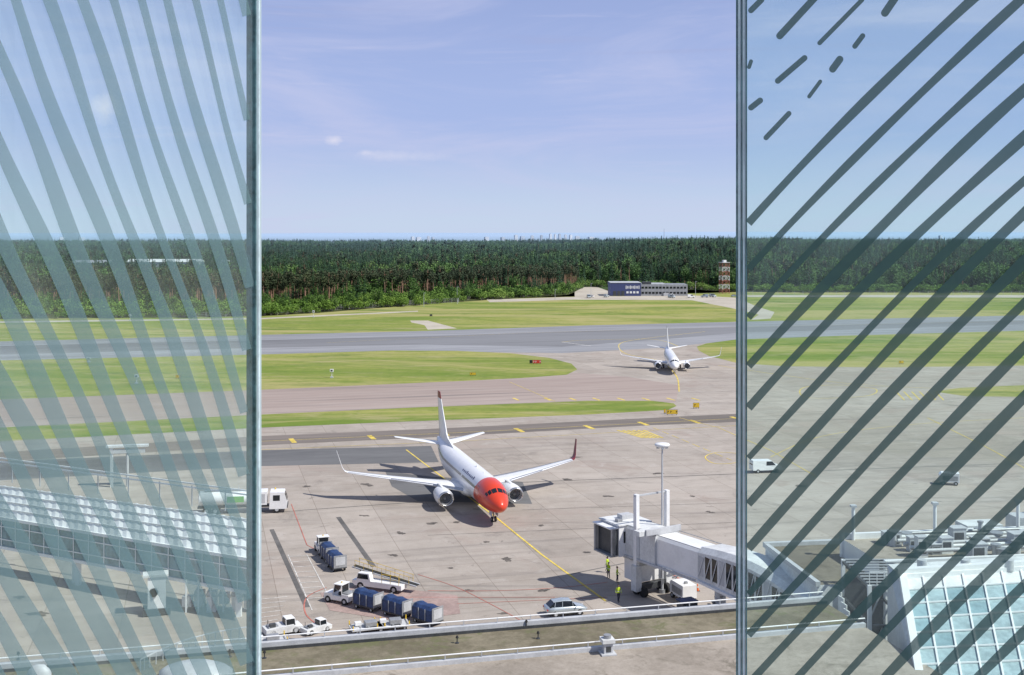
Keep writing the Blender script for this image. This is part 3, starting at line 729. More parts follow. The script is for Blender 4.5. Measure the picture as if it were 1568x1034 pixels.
gpu(G(1453,742),math.radians(75)); gpu(G(1046,918),math.radians(20))
# ------------------------------------------------------------------ people
def hivis():
    m,nt,out=newmat('workwear'); tc=nt.nodes.new('ShaderNodeTexCoord'); sx=nt.nodes.new('ShaderNodeSeparateXYZ'); nt.links.new(tc.outputs['Object'],sx.inputs[0])
    z=sx.outputs[2]
    c=mixc(nt,mth(nt,'GREATER_THAN',z,.93),(.03,.035,.06),(.5,.68,.03))
    band=mth(nt,'MULTIPLY',mth(nt,'GREATER_THAN',z,1.08),mth(nt,'LESS_THAN',z,1.13)); c=mixc(nt,band,c,(.7,.7,.7))
    c=mixc(nt,mth(nt,'LESS_THAN',z,.09),c,(.02,.02,.02))
    princ(nt,out,c,.8); return m
HV=hivis()
def person(loc,rz,stride=.12,armf=.15):
    e=empty('ground_worker',loc,rz)
    V=[];E=[];R=[]
    def v(p,r,par=None):
        V.append(p);R.append(r)
        if par is not None: E.append((par,len(V)-1))
        return len(V)-1
    pel=v((0,0,.98),.155); ch=v((0,0,1.2),.15,pel); ch2=v((0,.01,1.38),.16,ch); nk=v((0,0,1.52),.06,ch2)
    hands=[]
    for s in (-1,1):
        hp=v((s*.1,0,.92),.1,pel); kn=v((s*.11,.03+s*stride*.5,.5),.065,hp); an=v((s*.11,s*stride-.02,.09),.045,kn); v((s*.12,s*stride+.15,.045),.035,an)
        sh=v((s*.2,0,1.42),.06,ch2); el=v((s*.27,-.03-s*stride*.3,1.14),.045,sh); wr=v((s*.27,armf-s*stride*.6,.93),.032,el); hands.append((s,V[wr]))
    me=bpy.data.meshes.new('body'); me.from_pydata(V,E,[]); me.materials.append(HV)
    o=bpy.data.objects.new('body',me); COL.objects.link(o); o.parent=e
    sk=o.modifiers.new('skin','SKIN'); sv=me.skin_vertices[0].data if me.skin_vertices else None
    if sv is not None:
        for i,r in enumerate(R): sv[i].radius=(r,r*.8 if i<3 else r)
        sv[0].use_root=True
    s2=o.modifiers.new('sub','SUBSURF'); s2.levels=1; s2.render_levels=1
    b=MB()
    rings=[]
    for z,wx,wy,oy in ((1.49,.05,.05,0),(1.56,.055,.065,.0),(1.59,.065,.085,.012),(1.64,.075,.098,.008),(1.70,.078,.1,0),(1.75,.065,.085,-.005),(1.785,.035,.045,-.008),(1.795,.005,.006,-.008)):
        rings.append([Vector((wx*math.cos(t),oy+wy*math.sin(t),z)) for t in [2*math.pi*i/14 for i in range(14)]])
    b.loft(rings,skin)
    b.cyl((0,.105,1.665),(0,.125,1.635),.008,skin,6,.014)
    for s in (-1,1): b.cyl((s*.03,.088,1.672),(s*.03,.1,1.672),.009,black,6); b.box((s*.08,0,1.65),(.015,.03,.055),skin)
    b.box((0,.098,1.605),(.045,.008,.008),red)
    b.loft([[Vector((wx*math.cos(t),-.012+wy*math.sin(t),z)) for t in [2*math.pi*i/14 for i in range(14)]] for z,wx,wy in ((1.66,.081,.09),(1.71,.084,.1),(1.76,.07,.088),(1.80,.02,.03))],hair)
    for s,w in hands:
        w=Vector(w); b.loft([[w+Vector((.014*math.cos(t),.022*math.sin(t)+dy,dz)) for t in [2*math.pi*i/8 for i in range(8)]] for dz,dy in ((.02,0),(-.04,.005),(-.09,.01))],skin)
        for i,l in enumerate((.065,.075,.07,.055)):
            p=w+Vector((0,.03-.017*i,-.085)); m_=p+Vector((-s*.006,.004,-l*.55)); b.cyl(p,m_,.009,skin,6,.008); b.cyl(m_,m_+Vector((-s*.015,.004,-l*.4)),.008,skin,6,.006)
        p=w+Vector((0,.025,-.03)); b.cyl(p,p+Vector((-s*.01,.03,-.045)),.011,skin,6,.007)
    b.obj('head_and_hands',e)
    return e
def addperson(px,py,rz,st=.12,af=.1):
    person(G(px,py),rz,st,af)
addperson(947,922,math.radians(200),.16); addperson(932,886,math.radians(120),.05,.25); addperson(945,893,math.radians(-100),.1,.2); addperson(930,877,math.radians(60),.04)
# ------------------------------------------------------------------ boarding bridge (right)
e=empty('passenger_boarding_bridge')
def tunnel(b,p0,p1,w,z0,z1,h0,h1,mat,ribs=0):
    p0=Vector((p0[0],p0[1],0));p1=Vector((p1[0],p1[1],0)); d=(p1-p0); d.normalize(); n=Vector((d.y,-d.x,0))
    K=10; rg=[]
    for k in range(K+1):
        t=k/K; c=p0.lerp(p1,t); zb=z0+(z1-z0)*t; hh=h0+(h1-h0)*t
        q=[]
        for s_,z_ in ((-.5,0),(-.5,.9),(-.42,1.0),(.42,1.0),(.5,.9),(.5,0)): q.append(c+n*(w*s_)+Vector((0,0,zb+hh*z_)))
        rg.append(q)
    b.loft(rg,mat,False)
    if ribs:
        for k in range(ribs+1):
            t=k/ribs; c=p0.lerp(p1,t); zb=z0+(z1-z0)*t; hh=h0+(h1-h0)*t
            for s_ in (-1,1): b.beam(c+n*(w*.5+.04)*s_+Vector((0,0,zb)),c+n*(w*.5+.04)*s_+Vector((0,0,zb+hh*.93)),.07,lgrey)
    return d,n
A=Vector((12.9,121.8,0)); B=Vector((19.3,111.5,0)); C=Vector((26.0,97.5,0))
b=MB(); d,n=tunnel(b,A,B,2.9,3.9,4.1,2.9,2.9,white,0)
tunnel(b,A.lerp(B,.02),A.lerp(B,.45),3.2,3.75,3.85,3.25,3.25,offwhite,2)
for s_ in (-1,1): b.beam(A+n*1.62*s_+Vector((0,0,3.8)),B+n*1.62*s_+Vector((0,0,4.0)),.22,lgrey); b.beam(A+n*1.5*s_+Vector((0,0,6.95)),B+n*1.5*s_+Vector((0,0,7.15)),.06,grey)
b.obj('telescopic_tunnel',e)
b=MB()
K=14; P0=B; P1=C; dd=(P1-P0).normalized(); nn=Vector((dd.y,-dd.x,0))
rg=[];
for k in range(K+1):
    t=k/K; c=P0.lerp(P1,t); zt=7.3+1.0*math.sin(math.pi*min(1,t*.9))-.9*t
    rg.append([c-nn*1.7+Vector((0,0,4.0)),c-nn*1.7+Vector((0,0,zt-.5)),c-nn*1.2+Vector((0,0,zt)),c+nn*1.2+Vector((0,0,zt)),c+nn*1.7+Vector((0,0,zt-.5)),c+nn*1.7+Vector((0,0,4.0))])
b.loft(rg,offwhite,False)
for k in range(K):
    for s_ in (-1,1):
        c0=P0.lerp(P1,(k+.12)/K);c1v=P0.lerp(P1,(k+.88)/K); zt=7.3+1.0*math.sin(math.pi*min(1,(k+.5)/K*.9))-.9*(k+.5)/K
        o_=nn*(1.715*s_); b.add([c0+o_+Vector((0,0,4.7)),c1v+o_+Vector((0,0,4.7)),c1v+o_+Vector((0,0,zt-.8)),c0+o_+Vector((0,0,zt-.8))],[(0,1,2,3)],gdark if k%3 else lgrey)
        b.beam(c0+nn*(1.78*s_)+Vector((0,0,4.5)),P0.lerp(P1,(k+1)/K)+nn*(1.78*s_)+Vector((0,0,zt-.7)),.06,white)
for s_ in (-1,1): b.beam(P0+nn*1.8*s_+Vector((0,0,4.1)),P1+nn*1.8*s_+Vector((0,0,4.1)),.22,white)
b.obj('glazed_tunnel',e)
b=MB()
Mc=Matrix.Translation(A+Vector((-.9,.9,0)))@Matrix.Rotation(math.radians(28),4,'Z')
b.box((0,0,5.3),(3.9,3.6,3.2),white,M=Mc); b.box((0,0,6.98),(4.2,3.9,.16),offwhite,M=Mc)
b.box((-2.1,0,5.2),(.5,3.2,2.8),dgrey,M=Mc); b.box((-2.5,0,6.7),(1.0,3.5,.15),white,M=Mc); b.box((-2.45,0,3.8),(.9,3.3,.15),grey,M=Mc)
for k in range(1,4): b.box((-2.25-.17*k,-1.65,5.25),(.06,.3,3.0),grey,M=Mc); b.box((-2.25-.17*k,1.65,5.25),(.06,.3,3.0),grey,M=Mc)
b.box((-.9,-1.83,5.7),(1.0,.06,1.2),gdark,M=Mc); b.cyl(Mc@Vector((.9,-1.86,5.6)),Mc@Vector((.9,-1.80,5.6)),.35,gdark,20)
b.box((.2,.3,7.3),(1.4,1.0,.5),lgrey,M=Mc); b.box((-1.2,-.6,7.2),(.6,.6,.3),grey,M=Mc)
b.obj('cab',e,bevel=.03)
b=MB()
Q=A+Vector((1.6,-1.7,0)); ang=math.atan2(-d.x,d.y)
Mq=Matrix.Translation(Q)@Matrix.Rotation(ang,4,'Z')
for x in (-2.0,2.0):
    b.box((x,0,5.5),(.42,.5,10.0),white,M=Mq); b.box((x,0,1.9),(.75,.85,2.6),offwhite,M=Mq)
b.box((0,0,10.35),(4.5,.18,.18),lgrey,M=Mq); b.box((0,0,3.3),(4.4,.5,.45),grey,M=Mq); b.box((0,0,.9),(4.2,.7,.6),dgrey,M=Mq)
b.box((-.2,-1.4,2.3),(3.6,2.3,2.1),white,M=Mq); b.box((-.2,-1.4,3.4),(3.8,2.5,.1),offwhite,M=Mq); b.box((-.2,-2.58,2.2),(1.0,.05,1.3),grey,M=Mq)
for x in (-1.5,1.5):
    for y in (-.6,.6): b.cyl(Mq@Vector((x-.2,y,.5)),Mq@Vector((x+.2,y,.5)),.5,black,18)
b.box((2.6,2.6,7.3),(2.8,.9,.5),offwhite,M=Mq); b.box((1.0,3.1,7.35),(4.5,.25,.6),lgrey,M=Mq)
for k in range(10): b.box((-3.2,-.8+k*.28,.4+k*.36),(.9,.28,.04),grey,M=Mq)
for x in (-3.65,-2.75): b.beam(Mq@Vector((x,-.9,1.3)),Mq@Vector((x,2.0,5.0)),.05,yellow); b.beam(Mq@Vector((x,-.9,.3)),Mq@Vector((x,2.0,4.0)),.08,grey)
b.obj('lift_columns',e,bevel=.02)
b=MB()
for c in (B+Vector((.6,-1.0,0)),C):
    b.cyl(c,c+Vector((0,0,4)),.55,offwhite,16)
b.cyl(C+Vector((0,0,3.8)),C+Vector((0,0,7.0)),2.4,lgrey,20); b.cyl(C+Vector((0,0,7.0)),C+Vector((0,0,7.3)),2.55,white,20)
for k in range(8): b.box(tuple(B+Vector((-1.5+.35*k,-1.6+.1*k,1.0+.3*k))),(.3,1.2,.05),dgrey)
b.box(tuple(B+Vector((-2.6,-1.2,1.3))),(1.6,1.2,2.0),dgrey,.4); b.box(tuple(B+Vector((-2.6,-1.2,2.4))),(1.7,1.3,.1),blue,.4); b.box(tuple(B+Vector((-1.0,-2.2,.9))),(1.0,.8,1.4),grey,.2)
b.obj('supports',e)
for px,py in ((1035,902),(1048,893),(1068,905)):
    b=MB(); b.cyl((0,0,.04),(0,0,.75),.17,pm('cone_orange',(.75,.15,.03),.5),12,.03); b.box((0,0,.02),(.45,.45,.04),black); b.cyl((0,0,.35),(0,0,.5),.118,wmark,12,.085); b.obj('traffic_cone',None,G(px,py))
def mast(loc,h=15.4):
    b=MB(); b.cyl((0,0,0),(0,0,.4),.35,grey,12); b.cyl((0,0,.4),(0,0,h-.2),.15,lgrey,12,.08)
    b.loft([[Vector((r*1.0*math.cos(t),r*.8*math.sin(t),z)) for t in [2*math.pi*i/20 for i in range(20)]] for z,r in ((h-.35,.15),(h-.2,.7),(h,.82),(h+.15,.7),(h+.22,.2))],white)
    for k in range(4): b.box((.45*math.cos(k*1.57),.4*math.sin(k*1.57),h-.32),(.3,.3,.12),lgrey)
    b.box((0,-.2,1.3),(.3,.18,.5),grey)
    return b.obj('light_mast',None,loc)
mast(G(1014,908))
# ------------------------------------------------------------------ airfield furniture
def sign(name,px,py,w,h,mat):
    b=MB(); b.box((0,0,.25+h/2),(w,.18,h),dgrey); b.box((0,-.1,.25+h/2),(w*.96,.03,h*.9),mat)
    k=int(w/.55)
    for i in range(k):
        x=-w/2+w*(i+.5)/k
        if i!=k//2: b.box((x,-.12,.25+h/2),(.1,.01,h*.55),white if mat==red else black); b.box((x+.12,-.12,.25+h*.62),(.16,.01,h*.15),white if mat==red else black)
    for x in (-w*.4,0,w*.4): b.box((x,0,.13),(.08,.1,.26),dgrey)
    return b.obj(name,None,G(px,py),0,.01)
sign('taxiway_sign',822,558,2.4,1.0,red); sign('taxiway_sign',813,557.5,.8,.9,black)
sign('taxiway_sign',1066,626,1.3,1.0,yellow); sign('taxiway_sign',1029,636,2.3,.9,yellow); sign('taxiway_sign',1018,634,.4,.8,yellow)
sign('taxiway_sign',724,576,1.6,.7,yellow); sign('taxiway_sign',1380,558,1.3,.8,yellow); sign('taxiway_sign',273,580,1.3,.7,yellow)
sign('taxiway_sign',660,485,1.2,.8,dgrey)
def marker(px,py,h=2.3):
    b=MB(); b.cyl((0,0,0),(0,0,h*.75),.07,white,8); b.box((0,0,h*.85),(.9,.5,h*.3),white); b.box((0,-.26,h*.85),(.5,.03,h*.16),dgrey); b.box((0,0,.2),(.7,.7,.4),lgrey); b.beam((.3,0,.3),(.3,0,h),.05,lgrey)
    b.obj('runway_sensor',None,G(px,py),0,.02)
marker(508,579); marker(209,588); marker(136,555,1.4)
marker(480,486,3.0); marker(199,492,3.0)
b=MB(); 
for px0,py0,px1,py1 in ((300,488,702,463),(700,466,705,458),(1140,452,1600,452)):
    a=G(px0,py0);c=G(px1,py1); L=(c-a).length; k=int(L/5)
    for i in range(k+1):
        p=a.lerp(c,i/k); b.beam(p,p+Vector((0,0,2.4)),.1,lgrey)
    for z in (.2,.9,1.6,2.3): b.beam(a+Vector((0,0,z)),c+Vector((0,0,z)),.04,lgrey)
b.obj('airfield_fence')
for px,py,h in ((649,470,7),(700,462,8),(850,460,6),(905,455,8),(1065,455,9)):
    b=MB(); b.cyl((0,0,0),(0,0,h),.12,lgrey,8,.07); b.box((.4,0,h),(1.0,.3,.15),lgrey); b.obj('street_lamp',None,G(px,py))
g0=G(935,453.5); e=empty('airfield_service_building',g0)
b=MB()
b.box((9,9,3.9),(18,18,7.8),navy); b.box((9,9,7.9),(18.4,18.4,.25),lgrey); b.box((-.06,9,4),(.1,17.9,7.6),pm('blue_cladding',(.10,.14,.36),.5)); b.obj('hangar_walls',e)
b=MB()
for k in range(10): b.box((9.2+k*.85,-.06,5.2),(.45,.08,1.5 if k%3 else 2.0),white)
for k in range(4): b.box((10+k*2.0,-.05,2.2),(1.3,.08,1.2),white)
for k in range(3): b.box((2.5+k*2.4,-.05,1.5),(1.8,.08,3.0),dgrey)
b.obj('signage_and_doors',e)
b=MB(); b.box((32,10,3.4),(27.9,16,6.8),grey); b.box((28,10,7.0),(10,12,.5),lgrey); b.box((22,6,7.6),(5,5,1.4),dgrey)
for fl in (1.8,4.9):
    for k in range(13): b.box((19.3+k*2.1,1.95,fl),(1.5,.08,1.2),gdark)
b.box((32,1.96,3.4),(27.6,.05,.2),lgrey); b.box((33,1.2,.9),(3,1.5,1.8),lgrey)
b.obj('office_wing',e)
random.seed(5)
for k in range(9):
    px=1050+random.uniform(-110,80) if k<6 else random.uniform(890,930); py=455+random.uniform(0,1.5)
    car('parked_car',G(px,py),random.uniform(0,6),random.choice([white,silver,dgrey,silver,white]),random.random()<.3)
b=MB(); h=19;w=4.6; k=7
for i in range(k):
    z0=h*i/k; z1=h*(i+1)/k; mt=towred if i%2==0 else offwhite
    cs=[(-1,-1),(1,-1),(1,1),(-1,1)]
    for sx_,sy_ in cs:
        b.beam((sx_*w/2,sy_*w/2,z0),(sx_*w/2,sy_*w/2,z1),.24,mt)
    for q in range(4):
        a=cs[q];c=cs[(q+1)%4]
        b.beam((a[0]*w/2,a[1]*w/2,z1),(c[0]*w/2,c[1]*w/2,z1),.16,mt)
        b.beam((a[0]*w/2,a[1]*w/2,z0),(c[0]*w/2,c[1]*w/2,z1),.11,mt); b.beam((a[0]*w/2,a[1]*w/2,z1),(c[0]*w/2,c[1]*w/2,z0),.11,mt)
b.box((0,0,h+.2),(5.4,5.4,.3),lgrey); b.box((0,0,h+1),(2,2,1.4),offwhite); b.obj('lattice_tower',None,G(1109,449.5),.3)
# ------------------------------------------------------------------ terminal roof
e=empty('terminal_building'); ZR=10.0
A=G(395,985,ZR); B=G(1128,925,ZR); u=(B-A).normalized(); vv=Vector((u.y,-u.x,0))
Pz=lambda s_,t,z=0: Vector((A.x,A.y,0))+Vector((u.x,u.y,0))*s_+vv*t+Vector((0,0,z))
LL=(B-A).length; 
c2_=G(1128,970,ZR)
t2=(Vector((c2_.x,c2_.y,0))-Pz(0,0)).dot(vv)
S0,S1=-70,LL+7
b=MB(); b.prism([Pz(S0,60),Pz(S1,60),Pz(S1,0),Pz(S0,0)],0,ZR-.3,offwhite); b.obj('walls',e)
b=MB(); b.prism([Pz(S0,t2),Pz(S1,t2),Pz(S1,.4),Pz(S0,.4)],None,ZR-.29,sedum); b.obj('green_roof',e)
b=MB(); b.prism([Pz(S0,60),Pz(S1,60),Pz(S1,t2+.3),Pz(S0,t2+.3)],None,ZR-.28,gravel); b.obj('gravel_roof',e)
b=MB()
def rbox(s0,s1,t0,t1,z0,z1,mat): b.prism([Pz(s0,t1),Pz(s1,t1),Pz(s1,t0),Pz(s0,t0)],z0,z1,mat)
rbox(S0,S1,-.12,.3,ZR-.32,ZR+.08,lgrey); rbox(S0,S1,t2-.05,t2+.3,ZR-.32,ZR+.0,lgrey)
for tt,hh in ((.05,.5),(t2+.15,.42)):
    b.cyl(Pz(S0,tt,ZR+hh-.1),Pz(S1,tt,ZR+hh-.1),.045,white,8)
    s_=S0
    while s_<S1: b.box(tuple(Pz(s_,tt,ZR+hh*.4)),(.06,.06,hh),lgrey); s_+=2.4
rbox(S0,S1,.62,.72,ZR-.3,ZR-.1,dgrey)
b.obj('parapet_rails',e)
def roofvent(px,py,h,w):
    g=G(px,py,ZR-.28); b=MB(); b.box((0,0,h*.3),(w*.7,w*.7,h*.6),lgrey); b.box((0,0,h*.72),(w,w,h*.2),offwhite); b.cyl((0,0,h*.8),(0,0,h),w*.3,grey,12); b.box((0,-w*.36,h*.3),(w*.4,.02,h*.3),dgrey)
    b.box((0,0,.05),(w*1.2,w*1.2,.1),lgrey)
    b.obj('roof_vent',None,g,.2,.01)
roofvent(930,1001,1.25,.85)
for px,py in ((806,960),(824,978),(405,1008),(28,1010),(352,1006),(700,985)):
    g=G(px,py,ZR-.28); b=MB(); b.cyl((0,0,0),(0,0,.35),.04,dgrey,6); b.cyl((0,0,.35),(0,0,.5),.11,black,10,.06); b.cyl((0,0,0),(0,0,.04),.14,dgrey,10); b.obj('roof_anchor',None,g)
for (px,py,w) in ((60,1040,1.5),(300,1036,4.6)):
    g=G(px,py,ZR-.28); b=MB(); b.loft([[Vector((r*math.cos(t),r*.6*math.sin(t),z)) for t in [2*math.pi*i/20 for i in range(20)]] for z,r in ((0,w/2),(.35,w/2),(.6,w*.42),(.85,w*.25),(.92,.05))],lgrey); b.obj('rooflight_dome',None,g)
b=MB(); P=smoothpoly([G(x,y,ZR+.5) for x,y in ((215,1010),(270,985),(330,968),(395,958))],6,False)
for p,q in zip(P,P[1:]): b.beam(p,q,.06,lgrey); b.beam(p,p-Vector((0,0,.9)),.05,lgrey)
b.obj('roof_railing')
# ------------------------------------------------------------------ right pier building
e=empty('pier_building')
b=MB(); p0=G(1172,836,8.6)
dirp=Vector((math.cos(math.radians(8)),math.sin(math.radians(8)),0)); nrm=Vector((dirp.y,-dirp.x,0))
Q=lambda s_,t,z=0: Vector((p0.x,p0.y,0))+dirp*s_+nrm*t+Vector((0,0,z))
b.prism([Q(0,12),Q(60,12),Q(60,0),Q(0,0)],0,8.6,brownroof,offwhite)
b.prism([Q(-.2,.35),Q(60,.35),Q(60,-.15),Q(-.2,-.15)],8.5,8.95,lgrey); b.prism([Q(-.2,12.1),Q(.2,12.1),Q(.2,.35),Q(-.2,.35)],8.5,8.9,lgrey)
b.obj('roof_and_walls',e)
b=MB()
b.prism([Q(5.5,13),Q(60,13),Q(60,4.5),Q(5.5,4.5)],3,10.2,gravel,white)
b.prism([Q(5.3,13.2),Q(60,13.2),Q(60,12.8),Q(5.3,12.8)],3,10.7,white)
b.prism([Q(5.3,4.7),Q(60,4.7),Q(60,4.3),Q(5.3,4.3)],8.62,10.7,white)
b.obj('plant_block',e)
b=MB(); random.seed(21)
for k in range(46):
    s_=random.uniform(8,34); t=random.uniform(5.2,12); h=random.uniform(.5,1.7); w=random.uniform(.5,1.6)
    q=Q(s_,t,10.2+h/2)
    if random.random()<.5: b.box(tuple(q),(w,w*.8,h),random.choice([lgrey,offwhite,grey]),math.radians(8)); b.box(tuple(q+Vector((0,0,h/2+.06))),(w*1.1,w*.9,.08),lgrey,math.radians(8)); b.box(tuple(q+Vector((0,-w*.41,0))),(w*.7,.04,h*.6),dgrey,math.radians(8))
    else: b.cyl(Q(s_,t,10.2),Q(s_,t,10.2+h),w*.3,lgrey,12); b.cyl(Q(s_,t,10.2+h),Q(s_,t,10.35+h),w*.42,grey,12)
for k in range(6):
    t=5.6+k*1.1; b.cyl(Q(9,t,10.8),Q(33,t,10.8),.16,random.choice([lgrey,grey,offwhite]),10)
for s_ in (6.3,14,22,29): b.cyl(Q(s_,4.9,10.2),Q(s_,4.9,13.2),.16,white,10); b.box(tuple(Q(s_,4.9,13.2)),(.5,.5,.2),lgrey)
b.box(tuple(Q(20,1.8,9.6)),(3.5,2.2,1.8),offwhite,math.radians(8)); b.box(tuple(Q(24.5,2,9.9)),(2.6,2.2,2.4),lgrey,math.radians(8)); b.cyl(Q(27,2,8.6),Q(27,2,13.5),.5,offwhite,14)
b.box(tuple(Q(29.5,1.5,10.6)),(3,2.4,3.8),white,math.radians(8)); b.box(tuple(Q(29.5,.2,10.9)),(2.2,.1,1.2),gdark,math.radians(8))
b.obj('rooftop_plant',e)
b=MB(); X0,X1,Y0,Y1=27.2,33.5,88,95
for x in (X0,(X0+X1)/2,X1):
    for y in (Y0,Y1): b.beam((x,y,0),(x,y,10.6),.28,white if x==X0 else dgrey)
for z in (2.5,5,7.5,10.4):
    for y in (Y0,Y1): b.beam((X0,y,z),(X1,y,z),.2,dgrey)
    for x in (X0,(X0+X1)/2,X1): b.beam((x,Y0,z),(x,Y1,z),.2,dgrey)
    for k in range(6): b.beam((X0+k*1.05,Y0,z-2.4),(X0+(k+1)*1.05,Y0,z),.1,grey)
for k in range(26):
    t=k/26; b.box((X0+.6+t*5,Y0+1.2,1+8.5*t),(.35,1.6,.06),grey)
b.beam((X0+.4,Y0+.4,2),(X1,Y0+.4,11),.1,white); b.beam((X0+.4,Y0+.4,.8),(X1,Y0+.4,9.6),.2,grey)
b.box(((X0+X1)/2,Y1-.3,5),(6.2,.1,9),dgrey)
for k in range(10): b.beam((X0,Y0+k*.77,10.6),(X1,Y0+k*.77,10.6),.09,lgrey)
for k in range(12): b.beam((X0+k*.57,Y0,10.62),(X0+k*.57,Y0,11.6),.05,white)
b.beam((X0,Y0,11.6),(X1,Y0,11.6),.07,white)
for k in range(7): b.box((X0-1.6+.25*k,Y0-1+1.6*k,6.2),(.12,.9,3.6),offwhite,.2)
b.obj('escape_stair_tower',None)
e=empty('glazed_hall')
T0=G(1382,884,12.6); T1=G(1900,850,12.6); B0=G(1418,1100,8.2); B1=G(2000,1090,8.2)
def bil(s_,t,o=0):
    p=(T0.lerp(T1,s_)).lerp(B0.lerp(B1,s_),t); nn_=((T1-T0).cross(B0-T0)).normalized(); nn_=nn_ if nn_.z>0 else -nn_
    return p+nn_*o
ns,nt_=18,9
b=MB(); random.seed(2); tg2=pm('darker_roof_glazing',(.24,.36,.39),.3,.0,var=.3,scale=.4)  # darker teal panes, mixed in at random
for i in range(ns):
    for j in range(nt_):
        m_=offwhite if j==0 else random.choice([palegl,palegl,tg2])
        b.add([bil(i/ns,j/nt_,random.uniform(0,.015)),bil((i+1)/ns,j/nt_,random.uniform(0,.015)),bil((i+1)/ns,(j+1)/nt_,random.uniform(0,.015)),bil(i/ns,(j+1)/nt_,random.uniform(0,.015))],[(0,1,2,3)],m_)
b.obj('glazing',e)
b=MB()
for i in range(ns+1): b.beam(bil(i/ns,0,.08),bil(i/ns,1,.08),.12 if i else .5,white)
for j in range(nt_+1): b.beam(bil(0,j/nt_,.08),bil(1,j/nt_,.08),.10 if j else .4,white)
b.obj('mullions',e)
b=MB()
back=Vector((0,3.2,0)); 
b.add([T0,T1,T1+back,T0+back],[(0,1,2,3)],offwhite); b.add([T0+back,T1+back,Vector((T1.x,T1.y+3.2,0)),Vector((T0.x,T0.y+3.2,0))],[(0,1,2,3)],offwhite)
b.add([T0+Vector((-.05,0,0)),B0+Vector((-.05,0,0)),Vector((B0.x-.05,B0.y,0)),Vector((T0.x-.05,T0.y+3.2,0)),T0+back+Vector((-.05,0,0))],[(0,1,2,3,4)],lgrey)
b.prism([(T0.x-.4,T0.y-.2),(T1.x,T1.y-.2),(T1.x,T1.y+.3),(T0.x-.4,T0.y+.3)],12.5,13.2,white)
for k in range(6): b.cyl((T0.x+2+k*3.2,T0.y+1.7,12.6),(T0.x+2+k*3.2,T0.y+1.7,13.4),.35,lgrey,12)
b.obj('roof_edge',e)
# ------------------------------------------------------------------ bridge reflected in the left pane, built as solid geometry
e=empty('reflected_walkway_bridge')
fa=G(-330,700,9); fb=G(391,797,9); na_=G(-330,738,6); nb_=G(391,858,6)
b=MB()
K=130; vs=[];fs=[]
for k in range(K+1):
    t=k/K; off=.14 if k%2 else 0
    a=fa.lerp(fb,t);c=na_.lerp(nb_,t); vs+= [a+Vector((0,0,off)),c+Vector((0,0,off))]
    if k: fs.append((2*k-2,2*k-1,2*k+1,2*k))
b.add(vs,fs,white); 
for i in range(4):
    t0=.06+i*.235; b.beam(fa.lerp(na_,t0)+Vector((0,0,.2)),fb.lerp(nb_,t0)+Vector((0,0,.2)),.12,white)
b.obj('ribbed_roof',e)
b=MB(); dn=Vector((0,0,-3.2)); K=34
b.add([na_,nb_,nb_+dn,na_+dn],[(3,2,1,0)],tealg)
for k in range(K+1):
    p=na_.lerp(nb_,k/K)+Vector((.02,-.08,0)); b.beam(p,p+dn,.09,white)
for z in (0,-.9,-2.3,-3.2): b.beam(na_+Vector((.02,-.08,z)),nb_+Vector((.02,-.08,z)),.1 if z in (-.9,-2.3) else .3,white)
b.obj('glazed_side',e)
b=MB()
b.add([fa,fb,fb+Vector((0,0,-6)),fa+Vector((0,0,-6))],[(0,1,2,3)],lgrey); b.add([na_+dn,nb_+dn,fb+Vector((0,0,-6.2)),fa+Vector((0,0,-6.2))],[(0,1,2,3)],grey)
b.add([nb_+dn,nb_,fb,fb+Vector((0,0,-6.2))],[(0,1,2,3)],white)
for t in (.12,.4,.68,.97):
    p=na_.lerp(nb_,t); q=fa.lerp(fb,t)
    for r_ in (p+Vector((0,.8,0)),q+Vector((0,-.8,0))): b.box((r_.x,r_.y,1.4),(.5,.5,2.8),white)
for z in (1.9,2.3): b.beam(fa+Vector((0,2,z+.7)),fb+Vector((0,2,z)),.14,white)
for k in range(18):
    p=fa.lerp(fb,k/17)+Vector((0,2,0)); b.beam(p,p+Vector((0,0,2.2)),.1,lgrey)
pc=G(240,940); b.box((pc.x,pc.y,2.2),(1.7,1.2,3.2),white,.3); b.box((pc.x-.1,pc.y,3.9),(2.4,1.6,.2),offwhite,.3); b.cyl((pc.x-.1,pc.y-.85,2.3),(pc.x-.05,pc.y-.6,2.3),.42,gdark,18)
b.box((pc.x,pc.y,.4),(2.6,1.6,.6),dgrey,.3)
for k in range(6):
    p=G(285+k*19,938); b.beam((p.x,p.y,0),(p.x,p.y,3.2),.16,white); b.beam((p.x,p.y,.3),(p.x+1.4,p.y,3.0),.1,lgrey); b.box((p.x,p.y+.5,1.0+.3*(k%2)),(.9,.8,1.0+.5*(k%3)),random.choice([white,lgrey,offwhite,grey])); b.beam((p.x,p.y,1.6),(p.x+1.3,p.y,1.6),.06,grey)
b.obj('structure',e)
b=MB(); b.cyl((0,0,0),(0,0,6),.2,lgrey,8); b.box((0,0,5.2),(5,.6,.5),lgrey); b.box((-2.2,0,3.0),(.4,.4,6),white); b.box((0,0,6.0),(6,.9,.3),offwhite); b.obj('gantry',None,G(195,745),.2)
